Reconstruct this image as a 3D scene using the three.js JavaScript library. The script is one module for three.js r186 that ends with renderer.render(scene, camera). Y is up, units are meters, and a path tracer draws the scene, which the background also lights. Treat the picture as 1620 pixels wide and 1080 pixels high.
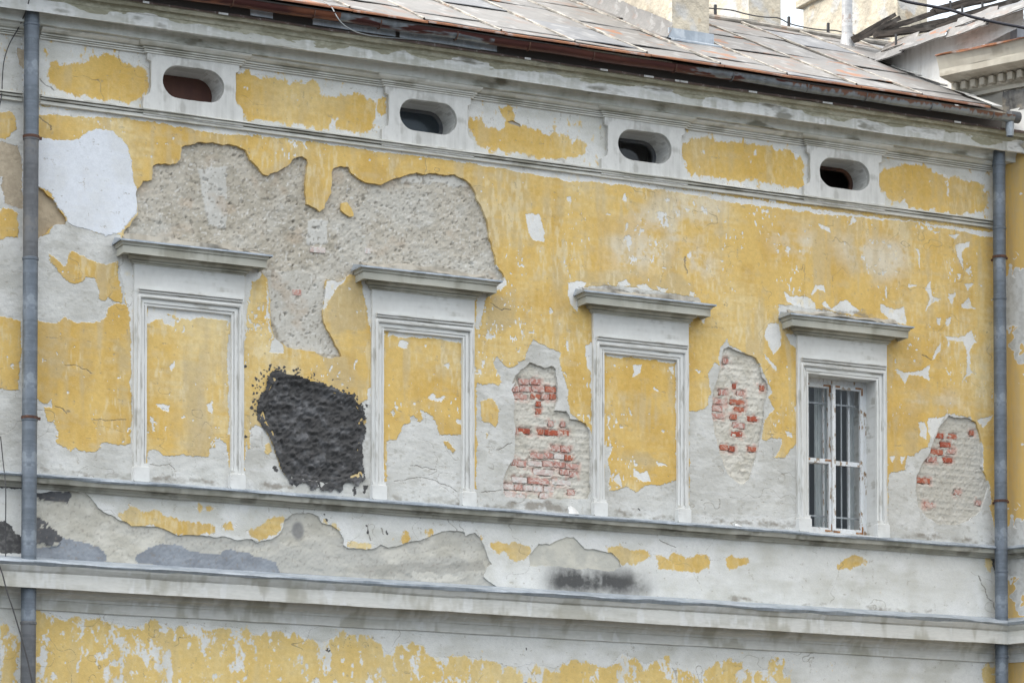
import * as THREE from 'three';
import { mergeGeometries } from 'three/addons/utils/BufferGeometryUtils.js';

// ------------------------------------------------------------------ camera, sky, sun, exposure
const FPX = 4800, PSI = Math.atan(FPX / 9900), PITCH = THREE.MathUtils.degToRad(2), CY = 1550 - FPX * Math.tan(PITCH), DIST = FPX / 145;
const camera = new THREE.PerspectiveCamera(2 * Math.atan(540 / FPX) * 180 / Math.PI, 1.5, 0.5, 600);
const EYE = new THREE.Vector3(-DIST * Math.sin(PSI), 1.6, DIST * Math.cos(PSI));
const DIR = new THREE.Vector3(Math.sin(PSI) * Math.cos(PITCH), Math.sin(PITCH), -Math.cos(PSI) * Math.cos(PITCH));
camera.position.copy(EYE); camera.lookAt(EYE.clone().add(DIR));
camera.setViewOffset(1620, 1080, 0, 540 - CY, 1620, 1080);      // a shifted lens keeps the uprights upright
camera.updateProjectionMatrix();
const scene = new THREE.Scene();
{ // bright overcast sky: palest blue low down, brighter overhead
  const w = 128, h = 64, d = new Float32Array(w * h * 4), sd = new THREE.Vector3(-0.86, 0.64, -0.08).normalize();
  for (let j = 0; j < h; j++) for (let i = 0; i < w; i++) {
    const el = ((j + .5) / h - .5) * Math.PI, az = ((i + .5) / w - .5) * 2 * Math.PI;
    const v = [Math.cos(el) * Math.cos(az), Math.sin(el), Math.cos(el) * Math.sin(az)];
    const t = Math.max(0, v[1]), g = Math.max(0, v[0] * sd.x + v[1] * sd.y + v[2] * sd.z), b = (.56 + .72 * t + .2 * t * t) * (1 + .25 * g * g);
    const o = (j * w + i) * 4, k = Math.min(1, t * 1.6), c = v[1] > -.02 ? [.68 + .29 * k, .85 + .12 * k, 1.02 - .05 * k] : [.3, .3, .29];
    d[o] = c[0] * b; d[o + 1] = c[1] * b; d[o + 2] = c[2] * b; d[o + 3] = 1;
  }
  const t = new THREE.DataTexture(d, w, h, THREE.RGBAFormat, THREE.FloatType);
  t.mapping = THREE.EquirectangularReflectionMapping; t.magFilter = t.minFilter = THREE.LinearFilter; t.needsUpdate = true;
  scene.background = t; scene.environment = t; scene.backgroundIntensity = 1; scene.environmentIntensity = 1;
}
const sun = new THREE.DirectionalLight(new THREE.Color(1, .95, .86), 1.1);
sun.position.set(-0.86 * 40, 0.64 * 40 + 8, -0.08 * 40); sun.target.position.set(0, 8, 0); sun.shadow.radius = 24;
sun.castShadow = true; Object.assign(sun.shadow.camera, { left: -14, right: 14, top: 14, bottom: -14, near: 1, far: 120 }); sun.shadow.mapSize.set(2048, 2048);
scene.add(sun, sun.target);
const renderer = new THREE.WebGLRenderer({ antialias: true });
renderer.toneMapping = THREE.LinearToneMapping; renderer.toneMappingExposure = 2.05;
renderer.shadowMap.enabled = true;

// ------------------------------------------------------------------ photo pixel -> place on a wall (distance comes from the wall itself)
const RIGHT = new THREE.Vector3(Math.cos(PSI), 0, Math.sin(PSI)), UP = RIGHT.clone().cross(DIR);
const ray = (px, py) => DIR.clone().addScaledVector(RIGHT, (px - 810) / FPX).addScaledVector(UP, (CY - py) / FPX);
function P(px, py, z = 0) { const v = ray(px, py); return EYE.clone().addScaledVector(v, (z - EYE.z) / v.z); }
const Yp = (px, py, z = 0) => P(px, py, z).y, Xp = (px, py, z = 0) => P(px, py, z).x;
const ZS = 1620 / 420;
function T(c, r, s) { // outline read from an enlarged tile of the photograph, brought to the wall plane
  const n = s.trim().split(/[\s,]+/).map(Number), o = [];
  for (let i = 0; i < n.length; i += 2) { const p = P(c * 400 + n[i] / ZS, [0, 260, 530, 800][r] + n[i + 1] / ZS); o.push([p.x, p.y]); }
  return o;
}
// ------------------------------------------------------------------ random numbers and noise
function mulberry(a) { return () => { a |= 0; a = a + 0x6D2B79F5 | 0; let t = Math.imul(a ^ a >>> 15, 1 | a); t = t + Math.imul(t ^ t >>> 7, 61 | t) ^ t; return ((t ^ t >>> 14) >>> 0) / 4294967296; }; }
const rnd = mulberry(71);
const PERM = new Uint16Array(2048), VAL = new Float32Array(1024);
{ const r = mulberry(5); const a = [...Array(1024).keys()]; for (let i = 1023; i > 0; i--) { const j = r() * (i + 1) | 0; [a[i], a[j]] = [a[j], a[i]]; } for (let i = 0; i < 2048; i++) PERM[i] = a[i & 1023]; for (let i = 0; i < 1024; i++) VAL[i] = r() * 2 - 1; }
function vn(x, y) {
  const xf = Math.floor(x), yf = Math.floor(y), i = xf & 1023, j = yf & 1023, u0 = x - xf, v0 = y - yf, u = u0 * u0 * (3 - 2 * u0), v = v0 * v0 * (3 - 2 * v0), i1 = (i + 1) & 1023, j1 = (j + 1) & 1023;
  const a = VAL[PERM[PERM[i] + j]], b = VAL[PERM[PERM[i1] + j]], c = VAL[PERM[PERM[i] + j1]], d = VAL[PERM[PERM[i1] + j1]];
  return a + (b - a) * u + (c - a) * v + (a - b - c + d) * u * v;
}
function vp(x, y, nx, ny) { // the same, repeating after nx, ny cells
  const xf = Math.floor(x), yf = Math.floor(y), i = ((xf % nx) + nx) % nx, j = ((yf % ny) + ny) % ny, u0 = x - xf, v0 = y - yf, u = u0 * u0 * (3 - 2 * u0), v = v0 * v0 * (3 - 2 * v0), i1 = (i + 1) % nx, j1 = (j + 1) % ny;
  const a = VAL[PERM[PERM[i] + j]], b = VAL[PERM[PERM[i1] + j]], c = VAL[PERM[PERM[i] + j1]], d = VAL[PERM[PERM[i1] + j1]];
  return a + (b - a) * u + (c - a) * v + (a - b - c + d) * u * v;
}
function fbm(x, y, n = 4) { let s = 0, a = .5, t = 0; for (let k = 0; k < n; k++) { s += a * vn(x, y); t += a; x = x * 2.03 + 17.7; y = y * 2.03 + 9.1; a *= .5; } return s / t; }
function fbp(u, v, nx, ny, n = 4) { let s = 0, a = .5, t = 0; for (let k = 0; k < n; k++) { s += a * vp(u * nx + k * 37, v * ny + k * 11, nx, ny); t += a; nx *= 2; ny *= 2; a *= .55; } return s / t; }
const clamp = (x, a = 0, b = 1) => x < a ? a : x > b ? b : x, sst = (a, b, x) => { x = clamp((x - a) / (b - a)); return x * x * (3 - 2 * x); }, mix = (a, b, t) => a + (b - a) * t;
const mix3 = (a, b, t) => [mix(a[0], b[0], t), mix(a[1], b[1], t), mix(a[2], b[2], t)];
const SRGB = new Uint8Array(4096); for (let i = 0; i < 4096; i++) { const l = i / 4095; SRGB[i] = Math.round(255 * (l <= .0031308 ? 12.92 * l : 1.055 * l ** (1 / 2.4) - .055)); }
const enc = (l) => SRGB[clamp(l) * 4095 | 0];
function asTex(data, w, h, srgb, wrap = true) {
  const t = new THREE.DataTexture(data, w, h, THREE.RGBAFormat); t.magFilter = THREE.LinearFilter; t.minFilter = THREE.LinearMipmapLinearFilter; t.generateMipmaps = true;
  if (srgb) t.colorSpace = THREE.SRGBColorSpace; if (wrap) t.wrapS = t.wrapT = THREE.RepeatWrapping; t.needsUpdate = true; return t;
}
function tile(w, h, fn, srgb = true) { const d = new Uint8Array(w * h * 4); for (let j = 0; j < h; j++) for (let i = 0; i < w; i++) { const c = fn(i / w, j / h), o = (j * w + i) * 4; if (srgb) { d[o] = enc(c[0]); d[o + 1] = enc(c[1]); d[o + 2] = enc(c[2]); } else d[o] = d[o + 1] = d[o + 2] = clamp(c) * 255 | 0; d[o + 3] = 255; } return asTex(d, w, h, srgb); }

// ------------------------------------------------------------------ outlines of the damage, read off the photograph
const H = {};                                          // where the finishing coat has fallen off (real holes)
H.render = [...T(0, 0, '935,1005 960,1000 985,1005 1010,995 1040,1005 1075,995 1100,960 1105,900 1130,880 1180,880 1210,865 1300,865 1360,885 1400,880 1450,895 1500,920 1530,970 1560,1010 1600,1060'), ...T(1, 0, '95,1070 120,1055 160,1040 200,1015 230,990 270,955 300,948 330,965 335,1000'),
  ...T(1, 1, '330,0 320,100 315,180 330,240 380,270 405,288 440,265 445,230 480,170 485,100 480,50 490,25 530,10 580,15 600,55 640,85 680,105 740,118 790,118 850,90 900,75 950,58 1000,52 1060,60 1100,55 1180,62 1230,62 1300,95 1330,125 1355,160 1375,220 1410,290 1430,350 1440,430 1460,510 1475,560 1490,620 1530,670 1535,710 1500,725 1460,755 1300,740 900,680 700,660 640,690 590,670 520,720 450,700 445,740 430,850 425,940 450,1000 490,1070'),
  ...T(1, 2, '500,50 530,90 540,125 470,145 420,130 370,100 300,90 210,75 180,50'), ...T(1, 1, '130,1060 115,1000 105,950 105,850 95,750 85,690 50,660 50,600 10,610'), ...T(0, 1, '1500,560 1200,500 900,470 760,450 750,410 790,370 840,300 830,170 870,100 925,92 935,0')];
H.tan = T(0, 1, '205,125 235,142 270,165 320,212 400,330 402,362 330,365 280,420 205,468');
H.dark = T(1, 2, '150,262 200,262 260,258 300,285 350,303 400,303 450,330 500,350 560,373 600,395 630,430 650,460 668,515 650,545 662,590 640,680 640,780 645,850 600,870 540,890 440,900 320,880 240,880 215,830 180,790 165,720 140,650 110,590 70,520 50,440 60,395 95,340 115,300');
H.bricks = [...T(2, 2, '35,300 60,250 100,205 150,165 190,180 240,200 280,185 305,210 318,290 318,400 300,440 300,462 370,462 390,490 395,510 440,515 490,540 515,580 518,700 518,850 522,950 505,1000 200,1000 0,985'), ...T(1, 2, '1530,965 1530,880 1560,800 1600,740 1600,580 1590,470 1600,400 1580,330 1600,290')];
H.oval = T(2, 2, '1330,85 1360,68 1400,85 1440,105 1480,115 1530,140 1555,190 1565,250 1600,300 1605,340 1585,400 1580,470 1570,550 1550,650 1530,750 1510,830 1490,880 1440,910 1400,890 1360,850 1330,790 1300,700 1280,620 1265,530 1258,450 1265,350 1285,290 1305,220 1320,140');
H.bell = [...T(3, 2, '1165,490 1200,500 1280,505 1330,525 1350,580 1365,660 1365,800 1395,860 1405,930 1390,990'), ...T(3, 3, '1360,30 1300,80 1200,118 1100,112 1030,70'), ...T(3, 2, '980,1050 960,950 965,870 1000,780 1040,740 1070,650 1100,570')];
H.apron = [...T(0, 2, '205,960 430,950 520,965 570,1010 600,1050 640,1075'), ...T(0, 3, '710,75 770,95 805,125 870,120 950,122 1020,150 1080,180 1150,175 1230,175 1300,190 1370,185 1440,205 1500,205 1540,200 1580,225'), ...T(1, 3, '0,205 45,215 110,200 160,180 180,130 190,85 240,50 300,40 350,40 400,60 425,100 480,120 530,155 550,195 555,235 580,255 650,260 700,270 750,255 780,238 830,252 880,245 940,220 1000,210 1050,200 1100,175 1140,165 1150,152 1220,152 1290,155 1300,180 1360,165 1390,200 1420,260 1440,320 1460,350 1430,370 1410,430 1440,460 1500,500 800,490 0,460'), ...T(0, 3, '800,400 205,380')];
H.lens = T(2, 3, '145,295 200,230 270,235 330,205 375,190 420,195 480,260 560,270 600,280 655,285 690,330 705,375 640,405 560,390 520,380 450,385 380,375 320,370 250,365 150,370');
H.nick = T(2, 0, '10,745 40,728 95,765 90,780 50,765');
const ISLAND = T(1, 1, '540,235 575,230 598,262 612,295 615,315 590,322 560,298 540,280');

const cutYellow = [ // lost paint in the main storey: [kind, outline]   w white ground, g grey plaster, b smooth bluish skim
  ['b', [...T(0, 0, '205,820 330,850 420,865 480,850 520,800 600,790 680,800 740,850 770,900 790,960'), ...T(0, 1, '800,30 835,180 830,290 780,370 700,425 640,432 580,412 500,395 410,355 400,320 350,260 310,190 270,160 205,130')]],
  ['g', T(0, 1, '200,460 290,420 330,365 400,350 500,395 640,432 720,425 735,470 735,600 760,850 690,850 650,890 645,930 600,962 450,965 390,935 330,968 240,950 200,925')],
  ['y', T(0, 1, '290,540 330,570 390,620 405,615 415,545 440,525 500,560 560,580 640,620 700,590 715,600 720,700 745,820 735,845 700,840 660,812 640,835 600,820 600,790 575,700 530,690 510,720 440,725 400,700 350,650 300,600')],
  ['w', [...T(0, 1, '720,530 820,530 820,1080'), ...T(0, 2, '820,820 798,820'), ...T(0, 1, '792,1080 785,900 765,840 740,700')]],
  ['w', T(0, 1, '1595,570 1592,690 1530,720 1510,850 1498,1080 1480,1080 1480,560')],
  ['g', T(0, 2, '200,370 240,410 290,420 310,395 315,430 270,450 280,530 320,535 345,590 340,660 400,690 430,715 460,690 500,715 590,720 620,660 720,665 805,660 805,900 200,880')],
  ['g', T(0, 2, '900,700 970,710 1000,730 1070,740 1110,735 1170,740 1270,745 1270,700 1310,690 1310,635 1340,630 1375,660 1395,760 1415,960 900,920')],
  ['g', [...T(0, 2, '1490,640 1505,700 1520,690 1520,580 1570,545'), ...T(1, 2, '20,555 60,570 100,640 160,800 300,1000'), ...T(0, 2, '1490,980')]],
  ['y', T(1, 2, '60,670 90,655 110,700 95,735 65,720')],
  ['g', T(1, 2, '660,420 690,400 722,420 735,640 742,1000 500,1000 560,880 660,880 660,560 690,520')],
  ['w', T(1, 2, '700,330 722,320 722,420 690,440')],
  ['g', T(1, 2, '815,650 880,645 910,590 920,540 960,535 955,500 980,490 1000,520 1020,535 1030,500 1020,465 1060,475 1090,490 1120,540 1140,605 1200,605 1290,610 1295,1040 815,1020')],
  ['y', T(1, 2, '1150,650 1190,660 1235,690 1210,720 1180,690')],
  ['w', T(1, 2, '1060,380 1100,355 1120,390 1170,370 1150,410 1080,395')], ['w', T(1, 2, '835,460 865,460 860,495')], ['w', T(1, 2, '900,30 950,40 940,80 880,75')], ['w', T(1, 2, '1030,60 1060,60 1050,85')], ['w', T(1, 2, '1165,185 1200,170 1190,215')], ['w', T(1, 2, '1240,505 1275,520 1270,550 1245,535')],
  ['w', T(1, 1, '660,700 760,720 760,1080 730,1080 690,900')], ['w', T(1, 2, '735,0 760,0 760,330 725,330')],
  ['w', T(1, 1, '1370,770 1440,760 1400,900 1380,1000 1350,1000')],
  ['g', [...T(1, 2, '1365,300 1440,300 1500,312 1515,280 1490,220 1465,160 1490,125 1530,190 1560,205'), ...T(2, 2, '0,205 60,185 120,155 130,90 165,25 210,50 250,65 330,110 335,180 360,260 375,330 385,400 392,470 440,515 500,545 532,600 535,1090'), ...T(1, 2, '1365,1060')]],
  ['y', T(1, 2, '1395,400 1440,380 1480,410 1505,460 1480,570 1440,540 1395,520')], ['y', T(1, 2, '1410,600 1430,600 1425,635')],
  ['w', T(1, 2, '1390,150 1410,160 1400,210 1392,205')], ['w', T(1, 2, '1410,0 1470,10 1455,25 1420,15')],
  ['w', T(2, 2, '485,60 545,40 545,560 520,540 515,220 495,200')], ['w', T(2, 2, '370,40 385,40 385,100 372,100')],
  ['g', T(2, 2, '600,680 650,690 620,760 640,850 630,950 690,940 740,920 800,960 880,910 940,915 1000,905 1045,890 1055,1090 600,1090')],
  ['w', T(2, 2, '780,810 820,840 860,820 885,890 830,890 785,860')], ['w', T(2, 2, '655,880 700,840 705,930')], ['w', T(2, 2, '920,770 990,800 930,800')], ['w', T(2, 2, '775,190 830,180 820,230 780,260')], ['w', T(2, 2, '990,200 1020,195 1025,250 1000,230')],
  ['g', [...T(2, 2, '1120,460 1210,455 1230,430 1250,350 1235,230 1275,170 1305,190 1310,90 1350,15 1362,68 1540,145 1600,300 1620,340'), ...T(3, 2, '60,380 90,460 60,500 40,520 15,650 80,620 140,640 140,700 90,750 170,745 190,690 232,670 245,1090'), ...T(2, 2, '1120,1090')]],
  ['w', T(3, 2, '40,0 140,0 140,60 90,120 60,60')], ['w', T(3, 2, '35,110 110,200 100,220 40,150')], ['w', T(3, 2, '160,590 205,600 205,625 170,615')], ['w', T(2, 2, '1150,210 1190,215 1180,235')], ['w', T(3, 2, '165,0 240,0 240,80 200,60')],
  ['g', [...T(3, 2, '795,840 900,820 910,740 950,745 1000,700 1030,680 1060,600 1090,550 1150,480 1300,500 1380,700 1420,900'), ...T(3, 3, '1448,210 1300,200 795,150')]],
  ['y', T(3, 2, '1372,560 1430,500 1452,600 1452,1070 1425,1040 1410,900 1375,820')], ['y', T(3, 3, '1415,0 1450,0 1450,160 1435,120')],
  ['w', T(3, 2, '980,530 1010,525 1030,570 1030,640 990,610')], ['w', T(3, 2, '1030,510 1140,490 1060,640 1040,600')], ['w', T(3, 2, '1340,520 1430,490 1400,540 1370,570')],
  ['w', T(3, 2, '840,215 920,225 1000,210 1050,180 1040,280 1000,250 920,240 895,300 880,260')], ['w', T(3, 2, '1060,150 1115,40 1110,90 1080,140')], ['w', T(3, 2, '1170,10 1290,0 1330,45 1290,90 1290,190 1310,230 1240,290 1280,230 1265,100 1250,30')], ['w', T(3, 2, '1145,205 1175,240 1160,240')], ['w', T(3, 2, '800,740 835,735 820,780')], ['w', T(3, 2, '865,740 895,745 880,790')],
  ['w', T(3, 1, '150,770 200,800 300,815 345,850 340,885 250,890 170,830')], ['w', T(3, 1, '320,790 345,735 400,740 410,790 360,760 330,800')], ['w', T(3, 1, '500,830 540,825 620,890 580,915 440,890 390,860 410,835 450,880')], ['w', T(3, 1, '750,850 830,880 890,870 905,980 830,960 750,900')], ['w', T(3, 1, '60,975 130,980 140,1080 40,1080 45,1000')], ['g', T(3, 1, '120,860 350,880 920,990 905,1000 150,920 130,980')], ['w', T(3, 1, '870,1000 935,990 880,1070 860,1070')],
  ['w', T(3, 1, '360,350 440,380 440,410 380,390')], ['w', T(3, 1, '575,310 600,350 545,380 560,350')], ['w', T(3, 1, '1200,490 1290,470 1280,500 1240,530 1250,640 1220,600')], ['w', T(3, 1, '1260,640 1300,620 1290,680')], ['w', T(3, 1, '1210,670 1240,670 1235,705')], ['w', T(3, 1, '1255,735 1315,725 1280,770')], ['w', T(3, 1, '1240,860 1280,810 1300,860 1335,880 1240,880')], ['w', T(3, 1, '1155,810 1205,790 1180,865')], ['w', T(3, 1, '1015,770 1055,710 1055,800 1115,825 1040,865 1020,900 1045,820')], ['w', T(3, 1, '1085,940 1115,940 1110,985 1090,980')], ['w', T(3, 1, '1145,960 1180,920 1175,970 1150,995')], ['w', T(3, 1, '1140,1050 1250,1050 1300,1010 1310,1060 1290,1080 1160,1075')], ['w', T(3, 1, '910,735 970,745 960,755 915,750')], ['w', T(3, 1, '963,510 975,520 992,640 978,610')], ['w', T(3, 1, '775,740 790,760 790,830 778,800')], ['w', T(3, 1, '1060,400 1110,405 1080,420')], ['w', T(3, 1, '1160,430 1220,430 1200,460')],
  ['w', T(2, 1, '120,305 200,300 235,400 240,470 170,460 135,400')], ['w', T(2, 1, '370,200 400,200 395,232 378,225')], ['w', T(2, 1, '380,730 440,710 490,720 450,760 440,900 390,850 380,800')], ['w', T(2, 1, '680,720 740,700 770,740 690,745')], ['w', T(2, 1, '800,740 850,725 895,765 820,770')], ['w', T(2, 1, '920,745 990,760 970,785 930,770')], ['w', T(2, 1, '1115,770 1150,780 1150,810 1120,800')], ['w', T(2, 1, '1200,870 1230,920 1210,970 1195,950')], ['g', T(2, 1, '440,745 700,740 1150,810 1160,840 900,800 450,770')], ['w', T(2, 1, '715,180 730,180 728,235 718,230')], ['w', T(2, 1, '740,355 755,360 735,400 720,405')],
  ['w', T(0, 2, '940,430 1030,420 1025,470 1000,460 960,450')], ['w', T(0, 2, '1250,430 1290,395 1290,480 1265,470')], ['w', T(0, 2, '995,570 1010,560 1005,605')], ['w', T(0, 2, '915,500 930,500 940,580 925,585')], ['w', T(0, 2, '1030,190 1060,150 1060,190 1040,220')],
  ['w', T(1, 2, '110,30 140,10 190,70 180,110 100,100')], ['w', T(1, 1, '85,690 100,850 100,960 125,1080 95,1000 90,850')], ['w', T(1, 1, '445,700 520,720 590,670 510,760 460,840 440,900 430,880')], ['w', T(1, 1, '1460,560 1500,640 1545,690 1545,740 1480,770')],
  // white margins round the blind panels
  ['w', T(0, 1, '895,850 1410,900 1410,925 1380,1010 1380,960 1340,950 1220,930 1150,950 1080,935 1060,985 1010,985 990,950 960,950 895,975')], ['y', T(0, 1, '1010,915 1060,920 1110,945 1080,950 1040,930')],
  ['w', T(1, 1, '815,995 1300,1045 1300,1090 1250,1080 1060,1055 900,1045 815,1050')], ['w', T(1, 2, '815,0 1290,15 1290,200 1275,200 1270,40 900,12 815,5')],
  ['w', T(2, 2, '600,95 1050,145 1050,175 960,165 800,145 610,135')], ['w', T(2, 2, '1030,150 1052,150 1052,900 1040,700')], ['w', T(0, 2, '1385,0 1415,0 1415,600 1390,600')],
];
const bandWhite = [[[60, 166], [180, 180], [600, 232], [900, 272], [1100, 302], [1300, 332], [1572, 366], [1572, 376], [1450, 352], [1300, 338], [1180, 323], [1060, 303], [960, 290], [900, 286], [800, 268], [700, 252], [600, 240], [430, 217], [330, 209], [200, 187], [120, 184], [60, 180]].map(([x, y]) => { const p = P(x, y); return [p.x, p.y]; })];
const yellowOther = [ // paint that is left on the frieze, the apron and the storey below
  [...T(0, 0, '290,470 330,390 380,400 440,405 520,395 560,345 640,340 720,355 760,380 800,400 860,420 890,480 895,530 870,580 800,615 700,615 600,600 480,575 400,555 340,520')], T(0, 0, '265,300 295,290 300,315 275,320'),
  [...T(0, 0, '1420,460 1500,450 1600,455'), ...T(1, 0, '60,460 150,480 200,510 270,515 340,490 400,530 370,580 450,600 540,590 620,570 680,600 720,610 790,600 810,690 780,700 730,720 720,800 600,790 400,770 200,740 0,720'), ...T(0, 0, '1500,725 1460,640 1420,600')], T(1, 0, '620,560 650,550 660,600 630,610'),
  [...T(1, 0, '1310,720 1360,710 1400,760 1500,800 1540,770'), ...T(2, 0, '20,690 40,640 60,690 20,730 100,780 220,800 240,830 380,830 480,870 510,930 400,960 300,965 150,940 0,920'), ...T(1, 0, '1500,900 1380,890')], T(1, 0, '1500,680 1560,650 1600,680 1550,712'),
  [...T(2, 0, '1080,900 1120,870 1200,850 1300,870 1450,880'), ...T(3, 0, '0,890 60,900 150,920 230,930 270,1000'), ...T(3, 1, '265,60 255,140 150,125 0,95'), ...T(2, 1, '1400,90 1100,50'), ...T(2, 0, '1085,1030')],
  [...T(3, 0, '735,1060 780,1030 900,1010'), ...T(3, 1, '1000,15 1060,50 1200,80 1290,100 1380,130 1400,200 1380,280 1250,310 1100,290 960,262 800,210 750,150')],
  T(0, 3, '700,50 790,20 830,10 870,50 960,30 1040,80 1100,100 1180,120 1270,110 1320,140 1280,170 1150,178 1080,182 1020,152 950,125 800,128 760,92'), T(0, 3, '1350,120 1440,110 1420,140 1350,150'), T(0, 3, '1500,150 1600,130 1618,215 1560,205'), T(0, 2, '780,1040 800,1020 830,1080 790,1080'), T(0, 2, '1180,1050 1330,1040 1320,1060 1200,1070'),
  T(1, 3, '0,180 60,110 150,60 190,80 160,150 60,205 10,205'), T(1, 3, '410,50 440,90 520,130 545,180 530,175 470,120 420,105'), T(1, 3, '575,200 600,220 640,235 700,230 760,240 690,268 590,258'), T(1, 3, '915,160 970,190 960,220 905,230'), T(1, 3, '1065,150 1110,150 1120,170 1050,200'), T(1, 3, '1360,150 1400,180 1420,230 1400,220'),
  [...T(1, 3, '1430,240 1500,220 1560,240 1600,225'), ...T(2, 3, '80,240 160,250 150,300 100,335 30,340 0,310'), ...T(1, 3, '1560,330 1590,290 1500,280 1450,270')],
  T(2, 3, '600,245 700,250 760,270 870,280 890,310 830,330 800,345 700,355 690,310 640,285'), T(2, 3, '900,300 960,310 1000,340 1015,270 1040,300 1100,320 1150,335 1200,300 1250,310 1250,370 1200,390 1160,410 1100,395 1050,375 940,385 930,340'), T(2, 3, '1330,320 1380,310 1440,330 1480,310 1490,360 1420,360 1370,400 1340,350'),
  T(3, 3, '460,370 500,350 560,310 620,310 660,345 600,375 480,380'), T(3, 3, '1385,320 1440,310 1430,370 1380,420'),
  [...T(0, 3, '150,640 300,650 400,690 600,690 700,710 820,740 900,710 1000,720 1050,760 1150,720 1250,730 1400,740 1500,770 1600,780'), ...T(1, 3, '100,770 200,760 300,800 420,830 520,780 700,790 760,830 820,900 900,830 1040,840 1080,920 1200,920 1300,910 1500,960 1600,990'), ...T(2, 3, '100,980 180,960 300,990 380,940 500,960 640,980 700,900 850,960 980,920 1020,1000 1100,1000 1180,1040 1300,950 1360,930 1500,1000 1600,1000'), ...T(3, 3, '100,900 170,910 150,1000 190,1060 180,1300 -3000,1300'), ...T(0, 3, '150,1300')],
  T(3, 3, '1365,990 1400,965 1445,975 1450,1300 1400,1300'), T(0, 3, '0,700 60,720 100,760 105,1300 0,1300'),
];
const leftStrip = [['n', T(0, 0, '-400,870 60,870 112,880 135,1085 -400,1085')], ['n', T(0, 1, '20,-5 140,-5 135,270 70,262 20,240 5,120')], ['g', T(0, 0, '-400,190 120,190 145,570 -400,560')], ['n', T(0, 0, '90,290 140,310 142,420 110,400')], ['y', T(0, 1, '-300,260 60,280 110,300 100,450 -300,440')], ['y', T(0, 1, '-300,930 60,930 120,960 125,1080 -300,1080')], ['y', T(0, 2, '-300,-5 122,-5 110,330 40,340 -300,280')], ['y', T(0, 0, '-300,680 40,680 90,720 100,790 40,850 -300,860')]];
const softStain = [T(2, 3, '230,430 300,400 400,385 560,395 650,420 760,425 850,450 930,490 930,520 700,530 400,520 250,500')];
const worn = [T(2, 1, '900,180 1090,170 1360,200 1350,290 1200,310 1060,340 940,290'), T(2, 1, '1140,350 1350,410 1180,430'), T(3, 2, '830,390 1000,360 1200,360 1300,450 1100,430 900,430'), T(2, 1, '800,260 1000,280 1080,500 900,640 600,640 600,500'), T(2, 1, '1100,450 1300,600 1250,700 1100,650'), T(3, 1, '40,380 350,380 350,520 170,640 60,500'), T(3, 1, '420,440 900,470 920,640 780,720 560,640')];
const grime = [T(0, 2, '330,0 400,0 380,240 330,250'), T(0, 2, '700,40 790,40 770,440 715,450 730,250'), T(2, 1, '420,640 1100,690 1180,820 450,760'), T(1, 2, '420,120 560,130 600,330 460,300'), T(0, 2, '1170,590 1280,580 1270,740 1170,730'), T(2, 2, '700,690 900,720 1000,800 850,830 700,760'), T(1, 1, '470,720 640,720 700,1000 480,1010'), T(1, 1, '1440,850 1620,700 1620,1000 1400,1050')];
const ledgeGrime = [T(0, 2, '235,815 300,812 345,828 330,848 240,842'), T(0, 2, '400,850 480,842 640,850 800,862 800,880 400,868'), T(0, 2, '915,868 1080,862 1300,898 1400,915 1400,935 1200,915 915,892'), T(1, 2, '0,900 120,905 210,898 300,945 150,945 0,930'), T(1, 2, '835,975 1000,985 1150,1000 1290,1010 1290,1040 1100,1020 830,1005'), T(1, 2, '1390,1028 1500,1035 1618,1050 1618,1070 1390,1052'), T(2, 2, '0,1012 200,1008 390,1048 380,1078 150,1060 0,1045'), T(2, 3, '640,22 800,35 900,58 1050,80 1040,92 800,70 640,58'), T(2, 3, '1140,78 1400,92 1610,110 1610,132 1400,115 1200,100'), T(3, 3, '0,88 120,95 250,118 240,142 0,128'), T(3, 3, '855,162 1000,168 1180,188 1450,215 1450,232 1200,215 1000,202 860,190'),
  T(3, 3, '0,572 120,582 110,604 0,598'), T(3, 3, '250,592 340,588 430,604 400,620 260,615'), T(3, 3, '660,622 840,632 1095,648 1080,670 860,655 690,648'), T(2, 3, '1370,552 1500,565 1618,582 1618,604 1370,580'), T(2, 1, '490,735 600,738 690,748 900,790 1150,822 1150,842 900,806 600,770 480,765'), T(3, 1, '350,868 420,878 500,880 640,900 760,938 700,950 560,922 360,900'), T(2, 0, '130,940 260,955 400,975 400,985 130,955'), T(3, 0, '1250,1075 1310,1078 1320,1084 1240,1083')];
const cracks = [T(0, 0, '240,480 262,510 300,530 322,552'), T(0, 0, '235,705 262,745 300,775 298,800'), T(0, 2, '390,190 450,190 520,205 560,235'), T(0, 2, '560,510 640,520 760,515'), T(0, 2, '330,430 380,445 400,480'), T(1, 2, '860,890 930,885 1020,872 1090,878 1150,905 1250,950'), T(1, 2, '950,800 990,800 1050,805 1110,825'), T(1, 2, '1390,960 1450,955 1520,950'), T(1, 2, '1485,705 1530,690 1575,660'), T(0, 2, '915,790 980,800 1030,790 1060,815'), T(2, 3, '940,205 1000,245 1040,260'), T(3, 3, '1345,430 1370,490 1400,560 1440,590 1455,640'), T(1, 1, '1450,850 1520,900 1580,880'), T(3, 2, '1000,120 1060,150'), T(2, 1, '1090,560 1100,620 1110,660'), T(1, 3, '690,120 700,170 715,215'), T(1, 3, '770,140 800,185')];

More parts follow.
